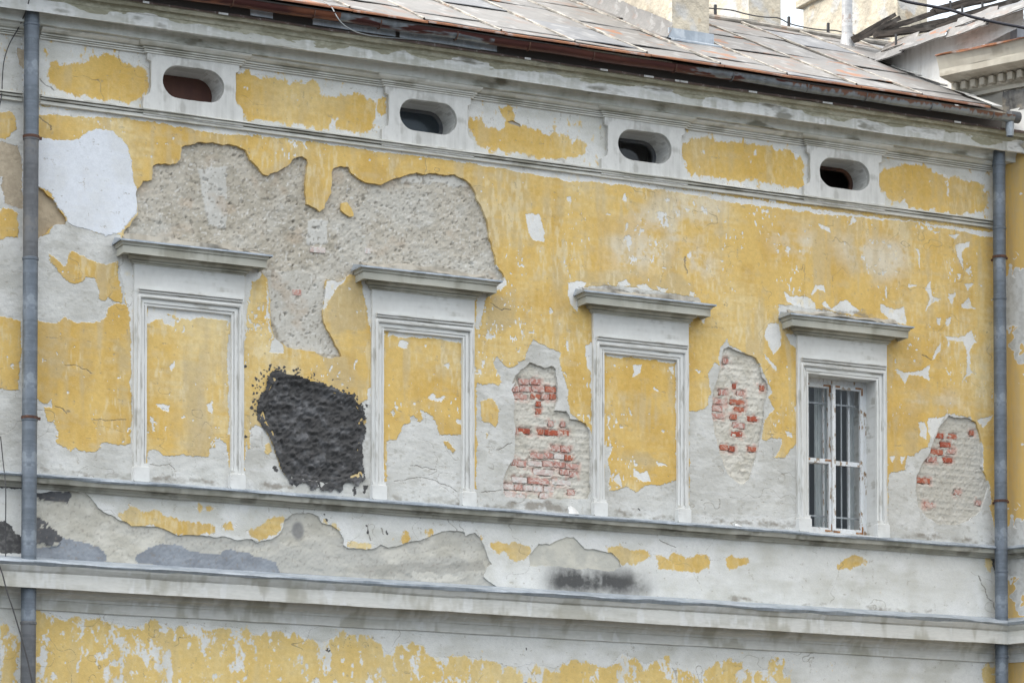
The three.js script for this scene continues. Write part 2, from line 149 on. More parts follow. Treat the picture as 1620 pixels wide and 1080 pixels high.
// ------------------------------------------------------------------ the wall's colour and fine relief: one map over the whole front, in metres
const X0 = -7, X1 = 6.8, Y0 = 4.1, Y1 = 11.5, TW = 2048, TH = 2048;
const yString = 10.56, ySill = 6.72, yLow = 5.6;
function mask(draw, blur = 0) {
  const c = document.createElement('canvas'); c.width = TW; c.height = TH; const g = c.getContext('2d'); g.fillStyle = '#000'; g.fillRect(0, 0, TW, TH);
  const fill = (poly, col) => { g.fillStyle = col; g.beginPath(); poly.forEach(([x, y], i) => g[i ? 'lineTo' : 'moveTo']((x - X0) / (X1 - X0) * TW, (y - Y0) / (Y1 - Y0) * TH)); g.closePath(); g.fill(); };
  const line = (poly, w) => { g.strokeStyle = '#fff'; g.lineWidth = w; g.beginPath(); poly.forEach(([x, y], i) => g[i ? 'lineTo' : 'moveTo']((x - X0) / (X1 - X0) * TW, (y - Y0) / (Y1 - Y0) * TH)); g.stroke(); };
  draw(fill, line);
  const d = g.getImageData(0, 0, TW, TH).data; let a = new Uint8Array(TW * TH); for (let i = 0; i < a.length; i++) a[i] = d[i * 4];
  for (let p = 0; p < (blur ? 2 : 0); p++) {
    const b = new Uint8Array(TW * TH), rx = blur, ry = blur * 2 | 0;
    for (let j = 0; j < TH; j++) { let s = 0; for (let i = -rx; i < TW; i++) { if (i + rx < TW) s += a[j * TW + i + rx]; if (i - rx - 1 >= 0) s -= a[j * TW + i - rx - 1]; if (i >= 0) b[j * TW + i] = s / (2 * rx + 1); } }
    for (let i = 0; i < TW; i++) { let s = 0; for (let j = -ry; j < TH; j++) { if (j + ry < TH) s += b[(j + ry) * TW + i]; if (j - ry - 1 >= 0) s -= b[(j - ry - 1) * TW + i]; if (j >= 0) a[j * TW + i] = s / (2 * ry + 1); } }
  }
  return a;
}
const rect = (x0, y0, x1, y1) => [[x0, y0], [x1, y0], [x1, y1], [x0, y1]];
const xPipeL = Xp(40, 600), xCorner = 6.53;
let wallMap, wallBump;
{
  // class: 255 yellow, 170 white ground, 110 grey plaster, 60 bluish skim, 0 light plaster
  const shade = { y: '#fff', w: '#aaa', g: '#6e6e6e', b: '#3c3c3c', n: '#141414' };
  const cls = mask((fill) => {
    fill(rect(xPipeL, ySill - .02, xCorner + .3, yString), '#fff'); fill(rect(-7, ySill - .02, xPipeL, yString), '#6e6e6e');
    for (const p of bandWhite) fill(p, '#aaa');
    for (const [k, p] of cutYellow) fill(p, shade[k]);
    fill(rect(-7, ySill - .1, xCorner + .3, ySill + .23), '#6e6e6e');
    for (const p of yellowOther) fill(p, '#fff');
    for (const [k, p] of leftStrip) fill(p, shade[k]);
  });
  const soot = mask((fill) => softStain.forEach((p) => fill(p, '#fff')), 17), wear = mask((fill) => worn.forEach((p) => fill(p, '#fff')), 14), ledge = mask((fill) => ledgeGrime.forEach((p) => fill(p, '#fff')), 4), dirt = mask((fill) => grime.forEach((p) => fill(p, '#fff')), 7);
  const mort = mask((fill) => [T(0, 3, '-400,85 20,90 60,120 90,170 135,185 135,290 -400,295'), T(0, 2, '-400,860 60,870 135,900 135,945 60,930 -400,925'), T(3, 3, '1420,320 1450,330 1455,420 1440,400')].forEach((p) => fill(p, '#fff')));
  const crk = mask((f, line) => cracks.forEach((p) => line(p, 1.8)));
  const splat = mask((fill) => { const r = mulberry(9); const dot = (px, py, s) => { const c = P(px, py), n = 7, q = []; for (let k = 0; k < n; k++) { const a = k / n * 6.283, l = s * (.6 + r() * .8); q.push([c.x + Math.cos(a) * l, c.y + Math.sin(a) * l * (.8 + r())]); } fill(q, '#fff'); };
    const edge = [[404, 655], [403, 640], [406, 620], [412, 605], [420, 594], [432, 586], [447, 588], [470, 590], [495, 598], [520, 610], [545, 622], [562, 634], [574, 650]];
    for (const [x, y] of edge) for (let k = 0; k < 9; k++) dot(x + (r() - .55) * 14, y - r() * 13 + 3, .004 + r() * .011);
    for (const [x, y] of [[576, 776], [578, 770], [560, 778], [434, 740], [437, 744], [592, 700], [591, 762], [388, 690], [388, 580]]) dot(x, y, .012 + r() * .012);
    for (const [x, y] of [[513, 815], [516, 822], [508, 833], [579, 833], [581, 842], [611, 844], [1011, 806], [832, 1026], [517, 1028], [521, 1030]]) dot(x, y, .007 + r() * .008); });
  // paint coverage, softened so that noise can fray it
  const paint = (() => { const c = document.createElement('canvas'); c.width = TW; c.height = TH; const a = new Uint8Array(TW * TH); for (let i = 0; i < a.length; i++) a[i] = cls[i] > 212 ? 255 : 0; const rx = 5, ry = 9; for (let p = 0; p < 2; p++) { const b = new Uint8Array(TW * TH); for (let j = 0; j < TH; j++) { let q = 0; for (let i = -rx; i < TW; i++) { if (i + rx < TW) q += a[j * TW + i + rx]; if (i - rx - 1 >= 0) q -= a[j * TW + i - rx - 1]; if (i >= 0) b[j * TW + i] = q / (2 * rx + 1); } } for (let i = 0; i < TW; i++) { let q = 0; for (let j = -ry; j < TH; j++) { if (j + ry < TH) q += b[(j + ry) * TW + i]; if (j - ry - 1 >= 0) q -= b[(j - ry - 1) * TW + i]; if (j >= 0) a[j * TW + i] = q / (2 * ry + 1); } } } return a; })();
  const col = new Uint8Array(TW * TH * 4), bmp = new Uint8Array(TW * TH * 4);
  const at = (a, i, j) => a[clamp(j | 0, 0, TH - 1) * TW + clamp(i | 0, 0, TW - 1)];
  const kx = (X1 - X0) / TW, ky = (Y1 - Y0) / TH;
  for (let j = 0; j < TH; j++) for (let i = 0; i < TW; i++) {
    const x = X0 + i * kx, y = Y0 + j * ky, o = (j * TW + i) * 4;
    const n1 = fbm(x * 9, y * 9, 3), n2 = fbm(x * 9 + 71, y * 9 + 33, 3), f1 = vn(x * 62, y * 55), f2 = vn(x * 58 + 40, y * 61 + 8);
    const wx = i + (n1 * .026 + f1 * .007) / kx, wy = j + (n2 * .026 + f2 * .007) / ky;
    let c = at(cls, wx, wy);
    const big = fbm(x * 1.1 + 5, y * .8, 3), mid = fbm(x * 4, y * 3.2 + 40, 3), fine = fbm(x * 30, y * 30, 3), strk = fbm(x * 7, y * .9 + 11, 3), strk2 = fbm(x * 30, y * 3.4, 2), brush = fbm(x * 5, y * 26, 2), grain = vn(x * 140, y * 150);
    const we = at(wear, wx, wy) / 255, low = y < yLow + .1, frieze = y > yString, apronZ = !low && y < ySill, thin = low || frieze || apronZ;
    // how much paint is left here: crisp chips on the storey, feathered wear on the other bands
    const frayed = fbm(x * 19 + 3, y * 9 + 60, 3), frayF = fbm(x * 70, y * 48 + 9, 2);
    let cov;
    if (thin) cov = at(paint, wx, wy) / 255 * (apronZ ? 1.75 : frieze ? 1.3 : 1) + .55 * frayed + .28 * frayF + .12 * strk2 + (low ? -.02 - .55 * sst(.02, .5, fbm(x * 6 + 8, y * 3.4, 3)) - .5 * sst(.12, .5, fbm(x * 19, y * 13 + 8, 3)) : frieze ? .16 - .8 * sst(.26, .6, fbm(x * 8, y * 6, 3)) : -.12);
    else cov = (c > 212 ? .82 : .12) * .6 + .4 * at(paint, wx, wy) / 255 + .16 * frayed + .12 * frayF - .95 * sst(.62, .78, fbm(x * 17 + 9, y * 13, 4) + mid * .25) - .6 * sst(.62, .8, fbm(x * 42, y * 22 + 5, 2) * .75 + fbm(x * 2.6 + 60, y * 2.2, 3) * .75) - we * (.04 + .6 * sst(.14, .5, fbm(x * 13, y * 9, 4) + .3 * frayF));
    const pa = thin ? sst(.36, .66, cov) : sst(.46, .54, cov);
    let under, hgt;
    if (c > 140) {
      under = mix3([.73, .725, .705], [.62, .61, .57], sst(-.2, .6, mid + fine * .4)); under = mix3(under, [.74, .64, .43], .5 * sst(.2, .7, fbm(x * 22, y * 12 + 7, 3)));
      hgt = .46 + .10 * fine + .05 * grain;
    } else if (c > 85) {
      under = mix3([.61, .605, .575], [.475, .465, .43], sst(-.35, .6, mid * .7 + big * .5 + fine * .35)); under = mix3(under, [.66, .655, .635], .7 * sst(.05, .5, fbm(x * 3.3 + 20, y * 5, 4)));
      under = mix3(under, [.40, .385, .34], .55 * sst(.3, .62, fbm(x * 15, y * 21, 3))); under = mix3(under, [.45, .44, .40], .5 * sst(.05, .5, fbm(x * 5 + 8, y * 9, 3))); under = mix3(under, [.70, .695, .68], .28 * sst(.1, .6, brush + fine * .4));
      hgt = .34 + .20 * fbm(x * 14, y * 22, 3) + .12 * fine + .05 * grain;
    } else if (c > 8 && c < 30) { under = mix3([.50, .42, .31], [.41, .34, .25], sst(-.3, .4, mid + fine)); hgt = .2 + .2 * fine + .1 * grain;
    } else if (c > 30) { under = mix3([.715, .74, .785], [.67, .685, .705], sst(-.4, .5, mid + fine * .3 + brush * .3)); hgt = .9 + .03 * fine; }
    else {
      under = mix3([.69, .685, .655], [.55, .54, .49], sst(-.3, .65, mid * .6 + fbm(x * 2.2, y * 6, 3) * .6 + fine * .25 + brush * .2)); under = mix3(under, [.76, .755, .74], .6 * sst(.05, .55, fbm(x * 3.6 + 40, y * 4.2, 4)));
      hgt = .6 + .07 * fine + .05 * grain + .06 * mid;
    }
    let ye = mix3([.675, .465, .155], [.59, .385, .11], sst(-.25, .5, mid + strk * .5));
    ye = mix3(ye, [.72, .575, .30], sst(-.1, .8, strk2 * .16 + brush * .2 + fine * .12 + big * .9 + mid * .3 + .05));
    ye = mix3(ye, [.51, .40, .22], .7 * sst(.0, .6, fbm(x * 2.1, y * 1.1 + 3, 4) + strk * .4 + brush * .15 + (at(dirt, wx, wy) / 255) * .95 - .1));
    ye = mix3(ye, [.68, .62, .50], .9 * we * sst(-.45, .35, fine * .3 + mid + frayed * .45 + brush * .3 + .15));
    ye = mix3(ye, [.55, .445, .27], .55 * sst(.12, .55, fbm(x * 11 + 2, y * .8 + 70, 3) * .8 + fbm(x * 3, y * 2 + 90, 3) * .6)); ye = mix3(ye, [.74, .64, .42], .5 * sst(.2, .6, fbm(x * 34, y * 9, 3) * .7 + fbm(x * 2.4 + 9, y * 2.2, 3) * .7)); ye = mix3(ye, [.62, .39, .09], .5 * sst(.15, .55, fbm(x * 1.7 + 33, y * 2.4, 4)));
    ye = mix3(ye, [.57, .46, .28], .35 * sst(.1, .6, fbm(x * 9 + 4, y * 12, 4) + grain * .1));
    if (low) ye = mix3(ye, [.74, .56, .23], .5);
    if (frieze) ye = mix3(ye, [.67, .44, .11], .25 + .3 * mid);
    let rgb = mix3(under, ye, pa); hgt = mix(hgt, (thin ? .62 : .74) + .06 * fine + .04 * grain + .08 * mid, pa);
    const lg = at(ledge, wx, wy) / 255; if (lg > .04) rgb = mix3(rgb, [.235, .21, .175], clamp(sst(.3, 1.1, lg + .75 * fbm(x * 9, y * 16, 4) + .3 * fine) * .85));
    // hair cracks and scuffs
    const ck = Math.abs(fbm(x * 2.3 + 8, y * 2.6, 3)); if (ck < .0045 && fbm(x * .9, y * 1.1 + 30, 2) > .06) { rgb = mix3(rgb, [.22, .19, .15], .55); hgt -= .25; }
    if (vn(x * 21, y * 19 + 50) > .8 && grain > .2) { rgb = mix3(rgb, [.30, .26, .2], .5); hgt -= .2; }
    const so = at(soot, wx, wy) / 255; if (so > .02) rgb = mix3(rgb, [.085, .084, .082], clamp(so * 1.7 * sst(-.9, .45, fbm(x * 3, y * 3.3, 4) * .7 + fine * .22 + strk2 * .12 + so * .6 - .15)));
    if (at(crk, i + n1 * 5, j + n2 * 8) > 90) { rgb = mix3(rgb, [.17, .15, .125], .72); hgt -= .35; }
    if (at(mort, wx, wy) > 110) { rgb = mix3([.075, .073, .073], [.14, .135, .13], sst(-.3, .4, mid + fine)); hgt += .2 * fine; }
    if (at(splat, wx - n1 * 3, wy) > 110) { rgb = [.075, .073, .072]; hgt += .15; }
    if (fine > .62 && grain > .3) rgb = mix3(rgb, [.3, .27, .22], .35);
    const g = 1 + .06 * grain + .08 * fine;
    col[o] = enc(rgb[0] * g); col[o + 1] = enc(rgb[1] * g); col[o + 2] = enc(rgb[2] * g); col[o + 3] = 255;
    const hb = clamp(hgt) * 255 | 0; bmp[o] = bmp[o + 1] = bmp[o + 2] = hb; bmp[o + 3] = 255;
  }
  wallMap = asTex(col, TW, TH, true, false); wallBump = asTex(bmp, TW, TH, false, false); for (const t of [wallMap, wallBump]) t.wrapS = t.wrapT = THREE.MirroredRepeatWrapping;
}
console.log('wall map done');
// ------------------------------------------------------------------ materials
const std = (o) => new THREE.MeshStandardMaterial({ roughness: .92, metalness: 0, side: THREE.DoubleSide, ...o });
const M = {};
M.wall = std({ map: wallMap, bumpMap: wallBump, bumpScale: .013, roughness: .95 });
const grainBump = tile(512, 512, (u, v) => .5 + .35 * fbp(u, v, 24, 24, 4) + .2 * fbp(u, v, 6, 6, 3), false);
const plasterTile = (a, b, spot, k) => tile(1024, 512, (u, v) => { const s = fbp(u, v, 40, 3, 3), m = fbp(u, v, 12, 6, 4), f = fbp(u, v, 60, 40, 3), d = fbp(u + .3, v + .4, 9, 10, 4); let c = mix3(a, b, sst(-.3, .55, m * .8 + s * .6 + f * .2)); c = mix3(c, spot, k * sst(.12, .55, d + s * .35)); return c.map((q) => q * (1 + .07 * f)); });
M.trim = std({ map: plasterTile([.70, .69, .64], [.59, .58, .52], [.35, .335, .275], .65), bumpMap: grainBump, bumpScale: .003 });
M.frame = std({ map: tile(1024, 512, (u, v) => { const m = fbp(u, v, 10, 8, 4), h = fbp(u, v, 6, 60, 3), f = fbp(u, v, 60, 60, 3), d = fbp(u + .3, v + .4, 14, 12, 4); let c = mix3([.70, .70, .68], [.625, .62, .595], sst(-.3, .6, m * .7 + h * .5)); c = mix3(c, [.40, .385, .34], .65 * sst(.16, .55, d + h * .45)); return c.map((q) => q * (1 + .05 * f)); }), bumpMap: grainBump, bumpScale: .0025 });
M.hood = std({ map: plasterTile([.53, .52, .455], [.43, .42, .36], [.28, .265, .21], .65), bumpMap: grainBump, bumpScale: .003 });
M.deposit = std({ map: plasterTile([.47, .43, .365], [.35, .315, .26], [.22, .195, .16], .7), bumpMap: grainBump, bumpScale: .008 });
M.oculus = std({ map: plasterTile([.67, .665, .64], [.56, .555, .53], [.40, .39, .36], .6), bumpMap: grainBump, bumpScale: .004 });
M.ledge = std({ map: plasterTile([.42, .405, .35], [.30, .29, .24], [.16, .15, .12], .7), bumpMap: grainBump, bumpScale: .003 });
M.low = std({ map: plasterTile([.68, .67, .63], [.54, .53, .48], [.36, .345, .29], .75), bumpMap: grainBump, bumpScale: .003 });
const lowMap = () => tile(2048, 512, (u, v) => { const s = fbp(u, v, 220, 3, 3), s2 = fbp(u + .3, v, 60, 2, 3), m = fbp(u, v, 40, 10, 4), f = fbp(u, v, 400, 80, 2); let c = mix3([.66, .65, .61], [.53, .52, .47], sst(-.3, .6, m + s * .4)); c = mix3(c, [.76, .76, .75], .6 * sst(.08, .45, s + m * .3)); c = mix3(c, [.39, .37, .30], .7 * sst(.1, .5, s2 + s * .5)); return c.map((q) => q * (1 + .07 * f)); });
// upper cornice: pale paint left on the face, lichen-grown bare plaster towards the top (v runs along the moulding's profile, in metres)
M.cornice = std({ map: (() => { const t = tile(2048, 512, (u, v) => {
  const a = v * 1.0, s = fbp(u, v, 300, 4, 3), m = fbp(u, v, 60, 10, 4), f = fbp(u, v, 400, 60, 3), b = fbp(u, v, 26, 6, 4);
  let c = mix3([.63, .635, .60], [.50, .505, .455], sst(-.3, .55, m + s * .4));
  const edge = .57 + .11 * b + .06 * m; // where the paint has weathered off the cyma
  if (a > edge) c = mix3([.335, .32, .235], [.50, .48, .38], sst(-.35, .5, m + f * .4)); else if (a > .40) c = mix3(mix3([.60, .60, .56], [.46, .455, .40], sst(-.2, .5, m)), [.76, .76, .745], .9 * sst(-.2, .3, b + m * .6 + s * .4));
  c = mix3(c, [.17, .16, .12], .8 * sst(.2, .55, b * .7 + m * .6));
  return c.map((q) => q * (1 + .08 * f)); }); return t; })(), bumpMap: grainBump, bumpScale: .004 });
const metalTile = (a, b, spot, k, su = 30, sv = 4) => tile(512, 512, (u, v) => { const s = fbp(u, v, su, sv, 3), m = fbp(u, v, 6, 6, 4), f = fbp(u, v, 50, 50, 2); let c = mix3(a, b, sst(-.4, .5, m + s * .5)); c = mix3(c, spot, k * sst(.2, .55, fbp(u + .37, v, 8, 8, 4) + s * .2)); return c.map((q) => q * (1 + .06 * f)); });
M.zinc = std({ map: metalTile([.42, .46, .505], [.31, .35, .395], [.60, .63, .66], .6), roughness: .5, metalness: .15 });
M.pipe = std({ map: metalTile([.165, .19, .225], [.115, .135, .16], [.30, .335, .37], .5, 4, 30), roughness: .48, metalness: .3, bumpMap: grainBump, bumpScale: .001 });
M.pipeOld = std({ map: metalTile([.145, .15, .16], [.105, .108, .115], [.2, .19, .18], .5, 4, 30), roughness: .6, metalness: .2 });
M.rust = std({ map: metalTile([.115, .055, .035], [.07, .035, .028], [.22, .09, .04], .6), roughness: .85 });
M.rustEdge = std({ map: metalTile([.36, .155, .075], [.26, .12, .075], [.45, .42, .40], .6, 20, 3), roughness: .8 });
M.flashBrown = std({ map: metalTile([.15, .095, .075], [.11, .08, .068], [.45, .45, .44], .45, 24, 3), roughness: .7 });
M.dark = std({ color: new THREE.Color().setRGB(.15, .13, .115), roughness: .9 });
M.room = std({ color: new THREE.Color().setRGB(.26, .265, .27), roughness: .95 });
M.gutter = std({ map: tile(2048, 128, (u, v) => { // u runs with x over 15 m: old maroon paint to the west, bare zinc with rust to the east
  const x = -8 + 15 * u, m = fbp(u, v, 40, 3, 4), s = fbp(u, v, 420, 2, 2), f = fbp(u, v, 300, 20, 2); const bare = sst(-.08, .08, (x - 2.6) * .3 + m * .9) || 0;
  let c = mix3([.075, .026, .024], [.11, .04, .03], sst(-.3, .4, m)); if (x < .2) c = mix3(c, [.20, .075, .04], sst(0, .4, m + (-1.5 - x) * .12));
  const grey = mix3([.26, .29, .32], [.16, .175, .19], sst(-.3, .5, m + s * .4)); c = mix3(c, grey, Math.max(bare, x < -.5 && x > -2.3 ? sst(.0, .2, m + .12) : 0));
  if (x > 3.2) { const fr = sst(.0, .4, s * .9 + m * .4 + (v - .80) * 4.2); c = mix3(c, [.19, .08, .042], fr * .85); }
  c = mix3(c, [.12, .05, .035], .7 * sst(.4, .6, m)); return c.map((q) => q * (1 + .1 * f)); }), roughness: .3, metalness: .35 });
M.glass = new THREE.MeshPhysicalMaterial({ color: 0xffffff, transmission: 1, thickness: 0, roughness: .03, ior: 1.28, side: THREE.DoubleSide });
M.glassDusty = new THREE.MeshPhysicalMaterial({ color: new THREE.Color().setRGB(.72, .8, .86), transmission: .965, thickness: 0, roughness: .12, ior: 1.28, side: THREE.DoubleSide });
const woodFlake = tile(512, 512, (u, v) => { const k = fbp(u, v, 18, 7, 4), f = fbp(u, v, 50, 30, 2); return k > .36 ? mix3([.28, .19, .12], [.42, .36, .30], sst(-.3, .4, f)) : mix3([.73, .745, .76], [.66, .665, .66], sst(-.3, .5, f + k)); });
M.woodWhite = std({ map: woodFlake, roughness: .7, bumpMap: grainBump, bumpScale: .002 });
M.bracket = std({ map: metalTile([.38, .18, .06], [.24, .10, .04], [.62, .58, .52], .5), roughness: .85 });
M.curtain = std({ map: metalTile([.62, .66, .66], [.52, .56, .56], [.68, .71, .71], .4, 30, 2), roughness: 1 });
M.iron = std({ color: new THREE.Color().setRGB(.34, .36, .37), roughness: .6, metalness: .3 });
M.board = std({ map: metalTile([.115, .046, .030], [.085, .035, .026], [.15, .06, .04], .4), roughness: .7 });
M.cable = std({ color: new THREE.Color().setRGB(.022, .022, .032), roughness: .6 });
M.wire = std({ color: new THREE.Color().setRGB(.06, .058, .06), roughness: .7 });
const roofTile = (a, b, rust) => tile(512, 512, (u, v) => { const s = fbp(u, v, 26, 5, 4), m = fbp(u, v, 5, 5, 4), f = fbp(u, v, 60, 40, 2), l = fbp(u, v, 4, 36, 2); let c = mix3(a, b, sst(-.45, .5, m + s * .45)); c = mix3(c, [.40, .39, .38], .5 * sst(.15, .55, fbp(u + .2, v + .6, 10, 6, 3) + l * .2)); c = mix3(c, [.34, .135, .055], rust * sst(.24, .48, fbp(u + .55, v + .1, 5, 7, 4) + s * .2)); return c.map((q) => q * (1 + .06 * f)); });
M.roof = [roofTile([.234, .223, .212], [.184, .175, .169], .1), roofTile([.234, .218, .202], [.187, .173, .162], .25), roofTile([.216, .218, .227], [.176, .178, .187], 0), roofTile([.227, .214, .203], [.180, .171, .164], .85), roofTile([.252, .239, .227], [.202, .193, .184], .15)].map((map) => std({ map, roughness: .62, metalness: .1, bumpMap: grainBump, bumpScale: .002 }));
M.seam = std({ map: metalTile([.50, .46, .40], [.20, .185, .165], [.30, .15, .08], .5, 3, 40), roughness: .7 });
M.chimWarm = std({ map: tile(512, 512, (u, v) => { const m = fbp(u, v, 6, 6, 5), f = fbp(u, v, 40, 40, 3); let c = mix3([.66, .585, .46], [.50, .445, .36], sst(-.3, .5, m + f * .3)); c = mix3(c, [.60, .59, .57], .8 * sst(.1, .3, fbp(u + .4, v + .2, 4, 4, 4))); c = mix3(c, [.40, .27, .15], .5 * sst(.4, .6, fbp(u, v + .5, 9, 9, 4))); return c; }), bumpMap: grainBump, bumpScale: .03 });
M.wing = std({ map: tile(1024, 1024, (u, v) => { const m = fbp(u + .06 * fbp(u, v, 20, 20, 3), v + .04 * fbp(u + .3, v, 20, 20, 3), 7, 5, 5), f = fbp(u, v, 70, 70, 3), s = fbp(u, v, 50, 6, 3); let c = m > .10 ? mix3([.60, .595, .57], [.47, .46, .43], sst(-.3, .5, f + s * .4)) : m > .05 ? [.70, .695, .68] : mix3([.67, .45, .15], [.58, .41, .18], sst(-.3, .5, s + f * .4)); return c.map((q) => q * (1 + .06 * f)); }), bumpMap: grainBump, bumpScale: .006 });
M.whitewash = std({ map: plasterTile([.80, .795, .78], [.71, .70, .68], [.52, .50, .46], .4), bumpMap: grainBump, bumpScale: .006 });
M.wingCornice = std({ map: plasterTile([.60, .56, .475], [.50, .46, .385], [.33, .29, .23], .6), bumpMap: grainBump, bumpScale: .004 });
M.plank = std({ map: tile(512, 256, (u, v) => { const g = fbp(u, v, 6, 60, 3), m = fbp(u, v, 5, 5, 4); return mix3(mix3([.095, .078, .066], [.04, .034, .03], sst(-.3, .4, g + m * .4)), [.17, .155, .14], .5 * sst(.25, .55, m)); }), roughness: .95 });
M.flue = std({ map: metalTile([.60, .60, .60], [.44, .44, .45], [.27, .15, .09], .5, 5, 20), roughness: .55, metalness: .15 });
M.rough = std({ vertexColors: true, roughness: 1, bumpMap: grainBump, bumpScale: .006 });
M.masonry = std({ color: new THREE.Color().setRGB(.42, .39, .34) });
M.ground = std({ map: metalTile([.06, .059, .057], [.042, .041, .04], [.08, .078, .075], .5), roughness: .95 });
const brickTile = (a, b, lime, k) => tile(256, 256, (u, v) => { const m = fbp(u, v, 4, 4, 4), f = fbp(u, v, 30, 30, 3); let c = mix3(a, b, sst(-.4, .4, m + f * .4)); return mix3(c, lime, k * sst(-.15 + (1 - k) * .5, .35, fbp(u + .4, v + .3, 6, 6, 4) + f * .25)); });
M.brick = { r: [brickTile([.44, .105, .055], [.33, .075, .045], [.58, .50, .43], .35), brickTile([.40, .12, .07], [.46, .15, .09], [.58, .50, .43], .5)], p: [brickTile([.47, .22, .18], [.55, .34, .29], [.62, .54, .49], .85), brickTile([.50, .27, .23], [.44, .19, .15], [.64, .57, .52], .8)], w: [brickTile([.62, .50, .46], [.66, .61, .57], [.68, .66, .63], .9), brickTile([.64, .57, .53], [.58, .44, .40], [.68, .65, .61], .85)] };
for (const k in M.brick) M.brick[k] = M.brick[k].map((map) => std({ map, bumpMap: grainBump, bumpScale: .006 }));

// ------------------------------------------------------------------ building helpers
function tag(o, label, category, group, kind) { if (label) o.userData.label = label; if (category) o.userData.category = category; if (group) o.userData.group = group; if (kind) o.userData.kind = kind; return o; }
function mesh(name, geo, mat, parent = scene) { const m = new THREE.Mesh(geo, mat); m.name = name; m.castShadow = m.receiveShadow = true; parent.add(m); return m; }
function group(name, parent = scene, x = 0, y = 0, z = 0) { const g = new THREE.Group(); g.name = name; g.position.set(x, y, z); parent.add(g); return g; }
function geom(pos, uv, idx) { const g = new THREE.BufferGeometry(); g.setAttribute('position', new THREE.Float32BufferAttribute(pos, 3)); g.setAttribute('uv', new THREE.Float32BufferAttribute(uv, 2)); if (idx) g.setIndex(idx); g.computeVertexNormals(); return g; }
function triUV(g, s = 1) { // box mapping in metres
  if (g.index) g = g.toNonIndexed(); g.computeVertexNormals(); const p = g.attributes.position, n = g.attributes.normal, uv = new Float32Array(p.count * 2);
  for (let i = 0; i < p.count; i++) { const a = Math.abs(n.getX(i)), b = Math.abs(n.getY(i)), c = Math.abs(n.getZ(i)), x = p.getX(i), y = p.getY(i), z = p.getZ(i); const q = c >= a && c >= b ? [x, y] : a >= b ? [z, y] : [x, z]; uv[i * 2] = q[0] / s; uv[i * 2 + 1] = q[1] / s; }
  g.setAttribute('uv', new THREE.BufferAttribute(uv, 2)); return g;
}
function box(x0, y0, z0, x1, y1, z1, s = 1, cham = 0) {
  let g; if (cham) { const sh = new THREE.Shape([[x0 + cham, y0], [x1 - cham, y0], [x1, y0 + cham], [x1, y1 - cham], [x1 - cham, y1], [x0 + cham, y1], [x0, y1 - cham], [x0, y0 + cham]].map(([a, b]) => new THREE.Vector2(a, b))); g = new THREE.ExtrudeGeometry(sh, { depth: Math.max(.001, z1 - z0 - cham), bevelEnabled: true, bevelThickness: cham, bevelSize: -cham * .0 + cham * .5, bevelOffset: -cham * .5, bevelSegments: 1 }); g.translate(0, 0, z0); }
  else { g = new THREE.BoxGeometry(x1 - x0, y1 - y0, z1 - z0); g.translate((x0 + x1) / 2, (y0 + y1) / 2, (z0 + z1) / 2); }
  return triUV(g, s);
}
function sweep(profile, path, { plan = true, step = .1, jit = .003, us = 2, vs = 1, caps = true, seed = 0 } = {}) { // profile [out, height] carried along a mitred path
  const pts = [], dirs = []; for (let i = 0; i < path.length - 1; i++) { const dx = path[i + 1][0] - path[i][0], dy = path[i + 1][1] - path[i][1], l = Math.hypot(dx, dy); dirs.push([dx / l, dy / l, l]); }
  let len = 0; for (let i = 0; i < path.length; i++) {
    const a = dirs[i - 1], b = dirs[i]; let m; const n = (d) => [-d[1], d[0]];
    if (!a) m = n(b); else if (!b) m = n(a); else { const p = n(a), q = n(b), k = 1 + p[0] * q[0] + p[1] * q[1]; m = [(p[0] + q[0]) / k, (p[1] + q[1]) / k]; }
    pts.push([path[i][0], path[i][1], m[0], m[1], len, 0]);
    if (b) { const k = Math.max(1, Math.round(b[2] / step)), q = n(b); for (let j = 1; j < k; j++) pts.push([path[i][0] + b[0] * b[2] * j / k, path[i][1] + b[1] * b[2] * j / k, q[0], q[1], len + b[2] * j / k, 1]); len += b[2]; }
  }
  const pos = [], uv = [], idx = []; let v = 0;
  for (let s = 0; s < profile.length - 1; s++) {
    const base = pos.length / 3, l = Math.hypot(profile[s + 1][0] - profile[s][0], profile[s + 1][1] - profile[s][1]);
    for (const p of pts) for (let e = 0; e < 2; e++) {
      const q = profile[s + e], k = s + e, edge = k === 0 || k === profile.length - 1 ? 0 : 1;
      const j1 = edge * jit * (p[5] ? 1 : .3) * (fbm(p[4] * 2.2 + seed, k * 7.3, 2) * 1.6 + vn(p[4] * 11 + seed, k * 5.1) * .7), j2 = edge * jit * (p[5] ? 1 : .3) * (fbm(p[4] * 1.4 + seed + 50, k * 3.3, 2) * 1.6 + vn(p[4] * 9, k * 4 + 30) * .5);
      const a = p[0] + p[2] * (q[0] + j1), b = p[1] + p[3] * (q[0] + j1), h = q[1] + j2;
      if (plan) pos.push(a, h, b); else pos.push(a, b, h); uv.push((p[4] + seed) / us, (v + e * l) / vs);
    }
    for (let i = 0; i < pts.length - 1; i++) { const o = base + i * 2; idx.push(o, o + 2, o + 1, o + 1, o + 2, o + 3); } v += l;
  }
  let g = geom(pos, uv, idx);
  if (caps) { const tri = THREE.ShapeUtils.triangulateShape(profile.map(([a, b]) => new THREE.Vector2(a, b)), []); const cp = [], cu = [], ci = [];
    for (const p of [pts[0], pts[pts.length - 1]]) { const b = cp.length / 3; for (const q of profile) { const x = p[0] + p[2] * q[0], y = p[1] + p[3] * q[0]; if (plan) cp.push(x, q[1], y); else cp.push(x, y, q[1]); cu.push(q[0], q[1]); } for (const t of tri) ci.push(b + t[0], b + t[1], b + t[2]); }
    g = mergeGeometries([g, geom(cp, cu, ci)]); }
  return g;
}
